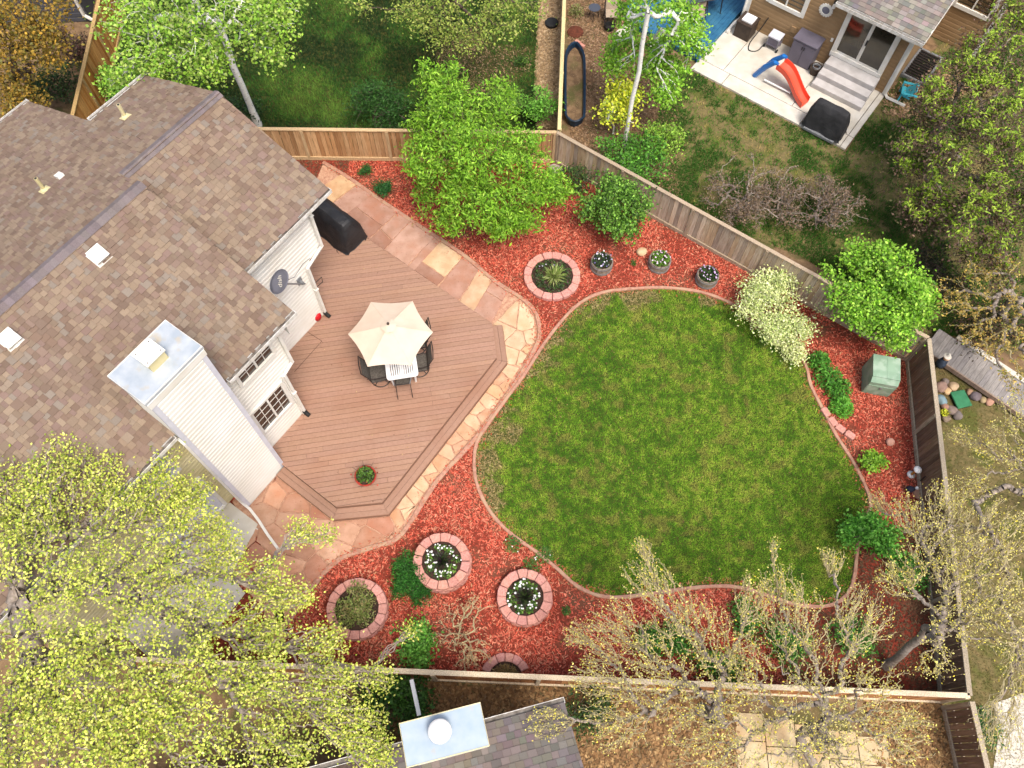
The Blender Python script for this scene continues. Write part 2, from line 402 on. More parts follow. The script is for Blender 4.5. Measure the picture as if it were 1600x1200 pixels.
# bare earth showing in the thin patches
_bp = scatter(LAWN, 60000); _bp = _bp[bare(_bp) > .45]
def flakes(name, P, z0, size, asp, cols, m, label, cat, lift=.02, tilt=.5):
    n = len(P); th = NR.random(n)*2*math.pi; l = size*(.5+NR.random(n)); w = l*asp*(.6+.8*NR.random(n))
    d = np.stack([np.cos(th), np.sin(th), NR.normal(0, tilt, n)*.6], 1); s = np.stack([-np.sin(th), np.cos(th), NR.normal(0, tilt, n)*.6], 1)
    c = np.zeros((n, 3)); c[:, :2] = P; c[:, 2] = z0+NR.random(n)*lift
    d *= (l/2)[:, None]; s *= (w/2)[:, None]
    V = np.stack([c-d-s*.7, c+d*.9-s, c+d+s*.6, c-d*.85+s], 1)
    o = npobj(name, V.reshape(-1, 3), np.arange(n*4).reshape(-1, 4), m, cols=cols)
    return tag(o, label, cat, kind='stuff')
flakes('thatch', _bp, -.008, .05, .35, pal(['#b5a274', '#9c8a5c', '#8a7a50'], len(_bp)), M_chip, 'thin tan thatch and bare earth in the worn lawn patches', 'dry thatch')

# ------------------------------------------------------------------ house frame (a along the eaves, b out toward the yard)
_th = math.radians(55.3); EV = Vector((math.cos(_th), math.sin(_th), 0)); NV = Vector((math.sin(_th), -math.cos(_th), 0)); HO = at(440, 722, .3); HO.z = 0
def hp(a, b, z=0): return HO+EV*a+NV*b+Vector((0, 0, z))
HM = Matrix(((EV.x, NV.x, 0, 0), (EV.y, NV.y, 0, 0), (0, 0, 1, 0), (0, 0, 0, 1)))

# ------------------------------------------------------------------ flagstone path and patio
DZ = .30
dA, dB, dC, dD, dE, dF = [at(x, y, DZ) for x, y in ((500, 322), (769, 505), (776, 558), (597, 785), (525, 792), (441, 726))]
def off_line(pts, d):
    out = []
    for i, p in enumerate(pts):
        ns = []
        if i: e = pts[i]-pts[i-1]; ns.append(Vector((e.y, -e.x, 0)).normalized())
        if i < len(pts)-1: e = pts[i+1]-pts[i]; ns.append(Vector((e.y, -e.x, 0)).normalized())
        if len(ns) == 1: out.append(p+ns[0]*d)
        else: m = ns[0]+ns[1]; out.append(p+m*d/(1+ns[0].dot(ns[1])))
    return out
STEP = [dB, dC, dD, dE, dF]
_tst = off_line(STEP, -1)
SG = 1 if (off_line(STEP, 1)[2]-dD).dot(dD-hp(0, -3, DZ)) > 0 else -1
st1 = off_line(STEP, SG*.145); st2 = off_line(STEP, SG*.29)
g2 = [Vector((p.x, p.y, 0)) for p in st2]
OUT_PX = [(505, 254), (545, 278), (602, 318), (669, 362), (725, 399), (774, 440), (819, 469), (838, 492), (843, 521), (839, 538), (819, 577), (787, 625), (744, 684), (680, 755), (627, 836), (582, 855), (530, 874), (494, 910), (455, 965), (415, 1015)]
OUTER = smooth_open(ats(OUT_PX), 3)
tag(obj('path_edging', ribbon(OUTER, .12, False, h=.035), M_kerb), 'pink concrete mowing strip along the outer edge of the flagstone path', 'path edging')
pg = [Vector((p.x, p.y, 0)) for p in (dA, dB)]
PATH_POLY = OUTER+[hp(-1.9, .9), hp(-1.55, -.45), hp(0, -.4), hp(0, -3), hp(5, -5), hp(7.5, -5.6)]
sheet('path_bed', PATH_POLY, -.012, M_sand)
fpath = thing('flagstone_path', 'tan and dusty pink flagstone path wrapping round the wooden deck', 'stone path', at(840, 520))
TANS = ['#dfc09c', '#d8b48c', '#d6b796', '#dcbb9a']; PINKS = ['#be9886', '#b8907e', '#c39e8c', '#b28a78']; PEACH = ['#cba085', '#c5977d', '#c29078', '#cfa78c']
def stone(poly, hexc, gap=.012, h=.028):
    poly = [Vector((p.x, p.y, -.02)) for p in poly]
    n = len(poly); ar = sum(poly[i].x*poly[(i+1) % n].y-poly[(i+1) % n].x*poly[i].y for i in range(n))
    if abs(ar) < .012: return
    if ar < 0: poly.reverse()
    q = []
    for i, p in enumerate(poly):
        b = poly[(i+1) % n]; q.append(p); L = (b-p).length
        k = int(L/.18)
        for j in range(1, k+1):
            t = j/(k+1); w = p.lerp(b, t); q.append(w+Vector((RD.uniform(-1, 1), RD.uniform(-1, 1), 0))*.014)
    q = inset(q, gap)
    c = sum(q, Vector())/len(q)
    off = WL[fpath]; mb = MB().prism(q, h+RD.uniform(0, .012), .008, bottom=False)
    k = RD.uniform(.9, 1.08)
    return obj('flagstone', mb, M_stone, fpath, color=(*[x*k for x in C(hexc, .78)], 1))
# NE path: strips between deck edge and outer edge
def pl(pts, s):
    L = [0]
    for i in range(1, len(pts)): L.append(L[-1]+(pts[i]-pts[i-1]).length)
    s = max(0, min(.9999, s))*L[-1]
    for i in range(1, len(pts)):
        if s <= L[i]: return pts[i-1].lerp(pts[i], (s-L[i-1])/max(1e-9, L[i]-L[i-1]))
    return pts[-1]
inn = [at(497, 287), at(571, 372), at(655, 424), at(768, 506)]
inn = [at(490, 300), at(571, 371), at(768, 506)]; outn = ats([(537, 268), (602, 320), (669, 364), (725, 402), (774, 443), (806, 466)])
TR = pl(outn, .93)
NE = [(.00, .10, 'T', 0), (.10, .19, 'P', 0), (.19, .355, 'P', .42), (.355, .43, 'P', .40), (.43, .565, 'P', 0), (.565, .60, 'P', 0), (.60, .725, 'T', .26), (.725, .83, 'P', 0), (.83, .91, 'T', 0), (.91, 1.0, 'P', .6)]
for t0, t1, k, sp in NE:
    j = lambda: RD.uniform(-.006, .006)
    a0, a1, b0, b1 = pl(inn, t0+j()), pl(inn, t1+j()), pl(outn, t0*.96+j()), pl(outn, t1*.96+j())
    cols = TANS if k == 'T' else PINKS
    if sp:
        m0, m1 = a0.lerp(b0, sp+RD.uniform(-.06, .06)), a1.lerp(b1, sp+RD.uniform(-.1, .1))
        stone([a0, a1, m1, m0], RD.choice(PINKS if k == 'T' else cols)); stone([m0, m1, b1, b0], RD.choice(cols))
    else: stone([a0, a1, b1, b0], RD.choice(cols))
def voronoi(region, seeds, cols, gap=.014):
    for s in seeds:
        p = [Vector((q.x, q.y, 0)) for q in region]
        for t in seeds:
            if t is s: continue
            if (t-s).length > 3.5: continue
            p = clip(p, (s+t)/2, (t-s).normalized())
            if len(p) < 3: break
        if len(p) >= 3:
            r = []
            for q in p:
                if not r or (q-r[-1]).length > .02: r.append(q)
            if len(r) >= 3: stone(r, RD.choice(cols) if not callable(cols) else cols(s), gap)
# curve at the deck's NE corner
curve = [at(769, 508), at(806, 470), at(819, 473), at(834, 494), at(838, 521), at(834, 538), at(814, 573), g2[1], g2[0]]
voronoi(curve, [at(x, y) for x, y in ((795, 498), (822, 500), (785, 515), (810, 535), (832, 530), (800, 556), (818, 560), (828, 548))], TANS+['#e2c8a6', '#dfc2a0'])
# SE path
dirs = (g2[2]-g2[1]); se_in = [g2[1].lerp(g2[2], t) for t in (0, .25, .5, .75, 1)]
se_out = ats([(812, 575), (784, 621), (740, 681), (677, 751), (622, 830)])
sereg = se_in+list(reversed(se_out)); seeds = []
nn = 15
for i in range(nn):
    t = (i+.5)/nn; a, b = pl(se_in, t), pl(se_out, t)
    if i % 3 == 1: seeds += [a.lerp(b, .25+RD.uniform(-.05, .05)), pl(se_in, t+.01).lerp(pl(se_out, t+.02), .78)]
    else: seeds.append(a.lerp(b, RD.uniform(.4, .6)))
voronoi([p for p in sereg], seeds, lambda s: RD.choice(TANS+['#dfbf9c', '#d6ae8a', '#d2a888']))
# patio below the deck
patio = [g2[2], at(622, 832), at(580, 853), at(528, 871), at(492, 907), at(452, 962), at(412, 1012), hp(-3.2, 3.2), hp(-3.0, .9), hp(-1.55, .5), hp(-1.5, .05), hp(-.40, .05), g2[4], g2[3]]
ps = []
for i in range(8):
    for j in range(7):
        q = hp(-3.0+i*.62+RD.uniform(-.2, .2)+(j % 2)*.3, -.2+j*.68+RD.uniform(-.2, .2)); ps.append(q)
voronoi(patio, ps, PEACH+['#d2a68a', '#c08e78'], .016)

# mulch chips: everywhere in the yard but under lawn, paths, deck
DECKP = [dA, dB, st2[1], st2[2], st2[3], st2[4], hp(0, -3), hp(3, -6)]
_P = scatter(YARD, 250000)
_k = ~pip([(p.x, p.y) for p in LAWN], _P) & ~pip([(p.x, p.y) for p in PATH_POLY], _P) & ~pip([(p.x, p.y) for p in (hp(-1.5, .6), hp(-3.0, 1.0), hp(-3.3, 3.7), hp(-9, 3.9), hp(-9, -.5), hp(-1.5, -.5))], _P)
_P = _P[_k]; _P = _P[(vnoise(_P[:, 0], _P[:, 1], .9, 4, 5) < .58) | (NR.random(len(_P)) < .42)]
_c = pal(['#e0725a', '#da644c', '#d05a44', '#e0846a', '#c65844', '#e09276', '#b84e3c'], len(_P), .82, .30)
_pale = NR.random(len(_P)) < (.04+.26*np.clip((vnoise(_P[:, 0], _P[:, 1], 1.6, 4, 6)-.5)*3, 0, 1))
_c[_pale] = pal(['#dc9a7c', '#d58c70', '#c8946e'], int(_pale.sum()))
_brown = (np.hypot(_P[:, 0]-C3.x+1.2, _P[:, 1]-C3.y-1.6)-2.3 < vnoise(_P[:, 0], _P[:, 1], 1.5, 3, 2)*.8) | (_P[:, 0] < -5.4+.0*_P[:, 1]) & (_P[:, 1] > 16)
_c[_brown] = pal(['#6d4f38', '#553c2c', '#7d6148'], int(_brown.sum()))
_e = np.array([(p.x, p.y) for p in LAWN+LAWN+OUTER+OUTER]); _e = np.repeat(_e, 14, 0)+NR.normal(0, .11, (len(_e)*14, 2))
flakes('spilled_mulch', _e, .03, .05, .3, pal(['#d4664e', '#c2523c', '#c98a66', '#a98a64'], len(_e)), M_chip, 'stray wood chips spilled over the lawn kerb and path edge', 'wood chips', .02, .4)
flakes('mulch_chips', _P, -.018, .062, .30, _c, M_chip, 'loose red shredded wood mulch covering the garden beds', 'wood mulch', .03, .35)

_e = scatter(LAWN, 500); flakes('lawn_debris', _e, .03, .035, .5, pal(['#a9945c', '#8f7a4c', '#b4a468', '#7a6040'], len(_e)), M_chip, 'tiny dry leaves and clippings lying on the lawn', 'dry leaves', .02, .5)
# ------------------------------------------------------------------ neighbouring grounds
TL = ats([(430, 240), (862, 246), (838, 195), (842, 0), (850, -120), (200, -150), (150, 0), (188, 40), (160, 180), (250, 235)])
sheet('neighbour_lawn', TL, -.02, M_turf)
def tl_bare(P):
    q = at(745, 90); b = 1-np.hypot((P[:, 0]-q.x)/2.6, (P[:, 1]-q.y)/2.2)
    return np.clip(b*1.4+(vnoise(P[:, 0], P[:, 1], 1.3, 4, 4)-.5)*1.6, 0, 1)
def tl_col(P):
    t = vnoise(P[:, 0], P[:, 1], .8, 5, 7); c = grad((t-.34)*3.0+NR.normal(0, .2, len(P)), cl('#1a380e', '#284f14', '#3c6c1e', '#64882f'))
    return c*(1+.12*NR.normal(size=(len(P), 1)))
grass('neighbour_grass', TL, 260000, .10, .011, tl_col, lambda P: 1-.93*tl_bare(P), label='dark green grass of the lawn behind the back fence')
_bp = scatter(TL, 60000); _bp = _bp[tl_bare(_bp) > .5]
flakes('leaf_litter', _bp, -.015, .06, .4, pal(['#a08560', '#84694a', '#b79d78', '#6f5a3e'], len(_bp)), M_chip, 'brown leaf litter on the bare earth beyond the back fence', 'leaf litter')
GRV = ats([(838, 200), (836, 120), (843, 0), (846, -60), (880, -60), (880, 0), (874, 200)])
sheet('gravel_strip', GRV, -.012, M_gravel)
_g = scatter(GRV, 14000)
flakes('gravel', _g, -.008, .085, .7, pal(['#b79a72', '#9d8059', '#c9b08a', '#82694a', '#a98c6c'], len(_g)), M_chip, 'tan river gravel in the strip along the dividing fence', 'gravel', .03, .3)
_g = scatter(ats([(885, -60), (890, 210), (1010, 300), (1060, 330), (1060, 110), (1000, 40), (1000, -60)]), 30000)
flakes('bark_litter', _g, -.02, .07, .4, pal(['#9d7f5c', '#7c6145', '#b5987a', '#66503a', '#8d6a50'], len(_g)), M_chip, 'brown bark litter round the white barked tree', 'bark litter', .03, .4)
TRL = ats([(1055, 100), (1080, 110), (1322, 238), (1378, 150), (1480, 60), (1650, 0), (1700, 560), (1460, 520), (1250, 400), (1040, 318), (1000, 260)])
sheet('next_door_lawn', TRL, -.021, M_dry)
def tr_t(P): return vnoise(P[:, 0], P[:, 1], .9, 5, 8)*.6+vnoise(P[:, 0], P[:, 1], 3.2, 3, 9)*.4
def tr_col(P):
    c = grad((tr_t(P)-.29)*4.6+NR.normal(0, .12, len(P)), cl('#c2a66a', '#a09a4c', '#64902c', '#44761e', '#386418')); return c*(1+.12*NR.normal(size=(len(P), 1)))
grass('next_door_grass', TRL, 420000, .09, .010, tr_col, lambda P: .12+.88*np.clip((tr_t(P)-.40)*6, 0, 1), label='patchy green and straw coloured grass next door')
RY = [C2, C2+Vector((8, -2, 0)), Vector((22, 8, 0)), Vector((22, -8, 0)), C3+Vector((.5, -8, 0)), C3]
sheet('side_yard', RY, -.02, M_dry)
_g = lambda P: vnoise(P[:, 0], P[:, 1], 1.1, 5, 12)
grass('side_grass', RY, 160000, .06, .006, lambda P: grad((_g(P)-.3)*2+NR.normal(0, .2, len(P)), cl('#8c7648', '#7a6f3e', '#6b6a34', '#586428'))*(1+.1*NR.normal(size=(len(P), 1))), label='thin brown winter grass in the yard beyond the right fence')
sheet('concrete_pad', ats([(1552, 1100), (1620, 1075), (1700, 1120), (1700, 1300), (1545, 1250), (1560, 1150)]), -.005, M_conc)
BY = [C4p+Vector((0, -.03, 0)), C3+Vector((0, -.03, 0)), C3+Vector((0, -5, 0)), C4p+Vector((-1, -5, 0))]
sheet('lower_yard', BY, -.017, M_ground)
_g = scatter(BY, 40000); _g = _g[(_g[:, 0] < 5.5) | (_g[:, 0] > 8.6)]
flakes('fallen_leaves', _g, -.012, .085, .55, pal(['#a58258', '#8a6844', '#b8986a', '#765a3c', '#94704c'], len(_g)), M_chip, 'fallen brown leaves on the ground below the bottom fence', 'fallen leaves', .04, .5)
pav = thing('paver_patio', 'beige square slab patio under the bare trees at the bottom', 'patio', at(1330, 1140))
for i in range(5):
    for j in range(4):
        o_ = Vector((5.4+i*.72, 1.35-.62*j-.12*i, -.02)); k = RD.uniform(.92, 1.06)
        obj('paver', MB().prism([o_, o_+Vector((.70, -.02, 0)), o_+Vector((.70, -.62, 0)), o_+Vector((0, -.60, 0))], .04, .006), M_stone, pav, color=(*[x*k for x in C('#cfbf9a')], 1))
sheet('side_path', [hp(-1.6, .6), hp(-3.0, .9), hp(-3.1, 1.5), hp(-5.6, 1.6), hp(-5.6, -.5), hp(-1.6, -.5)], -.008, M_conc)
# ================================================================== DECK
deck = thing('deck', 'reddish brown composite wood deck with a wraparound step', 'deck', dD.copy())
DK = [dA, dB, dC, dD, dE, dF, hp(0, -.7, DZ), hp(0, -4.6, DZ)]
obj('deck_frame', MB().prism([Vector((p.x, p.y, 0)) for p in inset(DK if sum(DK[i].x*DK[(i+1) % len(DK)].y-DK[(i+1) % len(DK)].x*DK[i].y for i in range(len(DK))) > 0 else DK[::-1], .06)], DZ-.04), M_deckdark, deck)
bd = Vector((math.cos(math.radians(10.3)), math.sin(math.radians(10.3)), 0)); bn = Vector((-bd.y, bd.x, 0))
lo = min((p-dD).dot(bn) for p in DK); hi = max((p-dD).dot(bn) for p in DK)
y = lo-.05
DECKC = lambda: (*[RD.uniform(.90, 1.08)*RD.uniform(.985, 1.015) for _ in range(1)]*3, 1)
def plank(name, poly, z0, h, m, parent, color):
    q = []
    for p in poly:
        v = Vector((p.x, p.y, z0))
        if not q or (v-q[-1]).length > .004: q.append(v)
    if len(q) > 2 and (q[0]-q[-1]).length < .004: q.pop()
    if len(q) < 3: return
    ar = sum(q[i].x*q[(i+1) % len(q)].y-q[(i+1) % len(q)].x*q[i].y for i in range(len(q)))
    if abs(ar) < .004: return
    c = sum(q, Vector())/len(q)
    a = math.atan2(bd.y, bd.x) if parent is deck else 0
    Mx = Matrix.Translation(c)@Matrix.Rotation(a, 4, 'Z'); Mi = Mx.inverted()
    me = MB().prism([Mi@p for p in q], h, .004, bottom=False).mesh(name, m)
    return link(name, me, parent, Mx, color)
while y < hi:
    s = clip(clip(DK, dD+bn*y, -bn), dD+bn*(y+.1355), bn)
    if len(s) >= 3:
        us = [(p-dD).dot(bd) for p in s]; u0, u1 = min(us), max(us); cuts = []
        if u1-u0 > 2.2: cuts.append(u0+RD.choice((.8, 1.1, 1.4, 1.9))+RD.uniform(-.1, .1))
        if u1-u0 > 6: cuts.append(cuts[0]+RD.uniform(3.4, 4.2))
        segs = [u0-1]+cuts+[u1+1]
        for k in range(len(segs)-1):
            t = clip(clip(s, dD+bd*(segs[k]+.002), -bd), dD+bd*(segs[k+1]-.002), bd)
            v = RD.uniform(.93, 1.05)
            if len(t) >= 3: plank('deck_board', t, DZ-.025, .025, M_deck, deck, (v, v*RD.uniform(.985, 1.01), v*RD.uniform(.97, 1.02), 1))
    y += .144
z1 = .15
s0 = [Vector((p.x, p.y, 0)) for p in STEP]; s1 = [Vector((p.x, p.y, 0)) for p in st1]; s2 = [Vector((p.x, p.y, 0)) for p in st2]
sd0 = off_line(s0, -SG*.02)
for i in range(4):
    for A, B, e in ((s0, s1, .002), (s1, s2, .003)):
        quad = [A[i].lerp(A[i+1], .001), A[i+1], B[i+1], B[i]]
        quad = inset(quad if sum(quad[k].x*quad[(k+1) % 4].y-quad[(k+1) % 4].x*quad[k].y for k in range(4)) > 0 else quad[::-1], e)
        v = RD.uniform(.9, 1.02)
        obj('step_board', MB().prism([Vector((p.x, p.y, z1-.025)) for p in quad], .025, .004, bottom=False), M_deck, deck, color=(v, v, v, 1))
    t1 = off_line(s1, SG*.132)
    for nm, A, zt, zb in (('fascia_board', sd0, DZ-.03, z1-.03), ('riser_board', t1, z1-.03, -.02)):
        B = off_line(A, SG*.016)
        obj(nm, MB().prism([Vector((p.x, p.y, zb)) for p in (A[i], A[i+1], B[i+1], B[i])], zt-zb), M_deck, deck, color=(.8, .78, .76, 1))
hatch = ats([(478, 517), (503, 533), (460, 581)], DZ+.003)
for a, b in ((hatch[0], hatch[1]), (hatch[1], hatch[2])):
    q = (b-a).normalized(); r = Vector((-q.y, q.x, 0))*.006
    obj('hatch_seam', MB().prism([a-r, b-r, b+r, a+r], .002), M_deckdark, deck)
for px, py in ((596, 783), (664, 700), (711, 645), (736, 612), (600, 789)):
    pass

# ================================================================== MAIN HOUSE
house = thing('house', 'white sided two storey house with a brown dimensional shingle roof beside the deck', 'house', hp(0, -4))
zb = lambda b: 8.2+.4*b
z1f = lambda b: 4.256-.4*b
z2f = lambda b: 4.904-.4*b
RB1, RB2 = -4.93, -4.12
AR2, AR1, AL = 2.25, 5.33, -7.0
def siding(mb, origin, du, dn, z0, z1, rng, ex=.15, lip=.026):
    """lap siding: rows of tilted courses between rng(z) -> (u0,u1)"""
    z = z0
    while z < z1-.01:
        zt = min(z+ex, z1); u0, u1 = rng((z+zt)/2)
        P = lambda u, off, zz: origin+du*u+dn*off+Vector((0, 0, zz))
        zm = z+(zt-z)*.66
        mb.add([P(u0, lip, z), P(u1, lip, z), P(u1, lip, zm), P(u0, lip, zm), P(u1, .002, zt), P(u0, .002, zt), P(u0, .001, z), P(u1, .001, z)], [(0, 1, 2, 3), (3, 2, 4, 5), (6, 7, 1, 0)])
        z += ex
    return mb
def rt1(z): return 4.17 if z < 2.72 else (4.17+(z-2.72)/.26*.62 if z < 2.98 else 4.79)
def rt2(z): return 1.47 if z < 2.66 else (1.47+(z-2.66)/.16*.35 if z < 2.82 else 1.82)
V0 = hp(0, 0)
mb = MB(); siding(mb, hp(0, -2.12), EV, NV, 0, 4.78, lambda z: (1.3, rt1(z)))
obj('wall', mb, M_siding, house)
mb = MB(); siding(mb, hp(0, -.52), EV, NV, 0, 4.78, lambda z: (-.02, rt2(z)))
obj('wall', mb, M_siding, house)
mb = MB(); siding(mb, hp(0, -.52), EV, NV, 0, 4.78, lambda z: (AL+.6, -1.38))
obj('wall', mb, M_cream, house)  # white siding here, its shade and yellow-green bounce painted as cream
# side walls and gables (seen only from elsewhere)
mb = MB()
mb.poly([hp(4.17, -2.12, 0), hp(4.17, -7.7, 0), hp(4.17, -7.7, 2.9), hp(4.17, -2.12, 2.9)])
mb.poly([hp(4.79, -2.12, 2.9), hp(4.79, -7.7, 2.9), hp(4.79, -7.7, zb(-7.7)-.15), hp(4.79, RB1, 6.05), hp(4.79, -2.12, z1f(-2.12)-.15)])
mb.poly([hp(4.17, -2.13, 2.9), hp(4.79, -2.13, 2.9), hp(4.79, -7.7, 2.9), hp(4.17, -7.7, 2.9)])
mb.poly([hp(1.47, -.53, 0), hp(1.47, -2.12, 0), hp(1.47, -2.12, 2.75), hp(1.47, -.53, 2.75)])
mb.poly([hp(1.82, -.53, 2.75), hp(1.82, -2.12, 2.75), hp(1.82, -2.12, z2f(-2.12)-.1), hp(1.82, -.53, z2f(-.53)-.1)])
mb.poly([hp(1.47, -.53, 2.75), hp(1.82, -.53, 2.75), hp(1.82, -2.12, 2.75), hp(1.47, -2.12, 2.75)])
mb.poly([hp(AL+.6, -7.7, 0), hp(AL+.6, -.53, 0), hp(AL+.6, -.53, 4.8), hp(AL+.6, RB2, 6.35), hp(AL+.6, -7.7, zb(-7.7)-.12)])
mb.poly([hp(3.1, -7.7, 0), hp(4.79, -7.7, 0), hp(4.79, -7.7, 4.9), hp(3.1, -7.7, 4.9)])
mb.poly([hp(3.1, -7.7, 0), hp(3.1, -11.1, 0), hp(3.1, -11.1, 3.6), hp(3.1, -7.7, 4.9)])
mb.poly([hp(AL+.6, -11.1, 0), hp(3.1, -11.1, 0), hp(3.1, -11.1, 3.6), hp(AL+.6, -11.1, 3.6)])
mb.poly([hp(AL+.6, -11.1, 0), hp(AL+.6, -7.7, 0), hp(AL+.6, -7.7, 4.9), hp(AL+.6, -11.1, 3.6)])
obj('wall', mb, M_siding, house)
# gable step where the higher roof overhangs the lower one
obj('gable_wall', MB().poly([hp(2.0, -.3, z1f(-.3)-.3), hp(2.0, -.3, z2f(-.3)-.06), hp(2.0, RB2, z2f(RB2)-.06), hp(2.0, RB1, zb(RB1)-.06)]), M_siding, house)
roof = obj('roof', MB()
    .add([hp(2.0, -1.84, z1f(-1.84)), hp(AR1, -1.84, z1f(-1.84)), hp(AR1, RB1, z1f(RB1)), hp(2.0, RB1, z1f(RB1))], [(0, 1, 2, 3)])
    .add([hp(AL, -.22, z2f(-.22)), hp(AR2, -.22, z2f(-.22)), hp(AR2, RB2, z2f(RB2)), hp(AL, RB2, z2f(RB2))], [(0, 1, 2, 3)])
    .add([hp(AL, RB2, zb(RB2)), hp(AR2, RB2, zb(RB2)), hp(AR2, RB1, zb(RB1)), hp(AR1, RB1, zb(RB1)), hp(AR1, -8.1, zb(-8.1)), hp(3.4, -8.1, zb(-8.1)), hp(3.4, -11.47, zb(-11.47)), hp(AL, -11.47, zb(-11.47))], [tuple(range(8))])
    .add([hp(AR2, -.22, z2f(-.22)), hp(AR2, -.22, z2f(-.22)-.14), hp(AR2, RB2, z2f(RB2)-.14), hp(AR2, RB2, z2f(RB2))], [(0, 1, 2, 3)])
    .add([hp(AR2, RB2, zb(RB2)), hp(AR2, RB2, zb(RB2)-.14), hp(AR2, RB1, zb(RB1)-.14), hp(AR2, RB1, zb(RB1))], [(0, 1, 2, 3)]), M_felt, house)
# soffit under the overhangs, fascia and rake boards
mb = MB()
mb.box((0, 0, 0), (0, 0, 0))
obj('rake_board', MB().add([hp(AR1+.01, -1.84, 4.97), hp(AR1+.01, RB1, 6.20), hp(AR1+.01, -8.1, 4.94), hp(AR1+.01, -8.1, 4.74), hp(AR1+.01, RB1, 6.0), hp(AR1+.01, -1.84, 4.77)], [(0, 1, 4, 5), (1, 2, 3, 4)]), M_white, house)
obj('soffit', MB().poly([hp(AR1, -1.84, 4.78), hp(4.79, -1.84, 4.78), hp(4.79, -2.12, 4.78), hp(AR1, -2.12, 4.78)]).poly([hp(AR1, -1.84, 4.78), hp(AR1, RB1, 6.0), hp(4.75, RB1, 6.0), hp(4.75, -1.84, 4.78)]).poly([hp(AR2, -.22, 4.78), hp(AL, -.22, 4.78), hp(AL, -.53, 4.78), hp(AR2, -.53, 4.78)]), M_white, house)

SHC = ['#a08c78', '#9a8674', '#947f70', '#8f7b6c', '#a6937e', '#a08d78', '#897566', '#988274', '#a3907b', '#948270', '#967f74', '#8e7868', '#9b8f82', '#a1907e']
def shingles(fa, rangef, b0, b1, zf, dirn, col, k):
    """list of tabs on a roof slope; b runs from the eave b0 up to the ridge b1"""
    sl = math.sqrt(1+.16); s = Vector((NV.x*dirn, NV.y*dirn, .4)).normalized(); n = EV.cross(s); n = n if n.z > 0 else -n
    tot = abs(b1-b0)*sl; ex = .142; r = 0; out = []
    while r*ex < tot-.02:
        bb = b0+dirn*r*ex/sl; a0, a1 = rangef(bb+dirn*.06); a = a0-RD.random()*.3; ex2 = min(ex+.02, tot-r*ex)
        while a < a1:
            w = RD.choice((.09, .11, .13, .15, .18)); x0, x1 = max(a, a0), min(a+w, a1); a += w
            if x1-x0 < .03: continue
            drop = RD.choice((0, 0, .035, .05)); th = .011+drop*.26+RD.uniform(0, .005)
            p = hp(x0, bb, zf(bb))-s*drop
            out.append((p, x1-x0-.003, ex2+drop, th, s, n, RD.choice(SHC), RD.uniform(.92, 1.07)))
        r += 1
    return out
tabs = shingles(None, lambda b: (2.02, AR1), -1.80, RB1, z1f, -1, None, 0)
tabs += shingles(None, lambda b: (-6.4, AR2), -.18, RB2, z2f, -1, None, 0)
tabs += shingles(None, lambda b: (-2.6, 3.4 if b < -8.1 else (AR1 if b < RB1 else AR2)), -11.47, RB2, zb, 1, None, 0)
camp = Vector((0, 0, H))
def vis(t):
    p = t[0]; q = ROT.T@np.array([p.x, p.y, p.z-H]); u, v = 800+FPX*q[0]/q[2], 600+FPX*q[1]/q[2]
    b = (p-HO).dot(NV); a = (p-HO).dot(EV)
    return 60 < u < 1600 and 0 < v < 720 and not (-1.5 < a < .2 and b > -2.2)
tabs.sort(key=lambda t: ((t[0]-camp).length-(0 if vis(t) else -50)))
sme = MB().add([(0, 0, 1), (1, 0, 1), (1, 1, .12), (0, 1, .12), (0, 0, 0), (1, 0, 0), (0, 1, 0), (1, 1, 0)], [(0, 1, 2, 3), (4, 5, 1, 0), (6, 4, 0, 3), (5, 7, 2, 1)]).mesh('shingle', M_shA)
def tabM(t):
    p, w, l, th, s, n, _, _ = t
    return Matrix(((EV.x*w, s.x*l, n.x*th, p.x), (EV.y*w, s.y*l, n.y*th, p.y), (EV.z*w, s.z*l, n.z*th, p.z), (0, 0, 0, 1)))
UN = [Vector(v.co) for v in sme.vertices]; UF = [tuple(p.vertices) for p in sme.polygons]
V, F, CC = [], [], []
for i, t in enumerate(tabs):
    Mx = tabM(t); c = [x*t[7] for x in C(t[6], .67)]
    if i < 300: link('shingle', sme, roof, Mx, (*c, 1))
    else:
        k = len(V); V += [tuple(Mx@v) for v in UN]; F += [tuple(j+k for j in (f if Mx.determinant() > 0 else f[::-1])) for f in UF]; CC += [c]*4
o = npobj('shingle_courses', V, F, M_shB, roof, cols=CC); o['kind'] = 'stuff'
# ridge caps
for a0, a1, rb, zz in ((2.28, AR1+.01, RB1, z1f(RB1)), (-6.0, AR2+.01, RB2, z2f(RB2))):
    rm = MB().add([(0, -.15, -.055), (.17, -.15, -.06), (.17, 0, .002), (0, 0, .02), (0, .15, -.055), (.17, .15, -.06), (0, -.15, -.075), (0, 0, 0), (0, .15, -.075)], [(0, 1, 2, 3), (3, 2, 5, 4), (6, 0, 3, 7), (7, 3, 4, 8)]).mesh('ridge_cap', M_ridge)
    a = a1
    while a > a0+.1:
        v = RD.uniform(.86, 1.12)
        Mx = Matrix.Translation(hp(a, rb, zz+.028))@HM@Matrix.Rotation(math.pi, 4, 'Z')
        if a > -4: link('ridge_cap', rm, roof, Mx, (v, v*RD.uniform(.97, 1.02), v*RD.uniform(.97, 1.05), 1))
        a -= .145
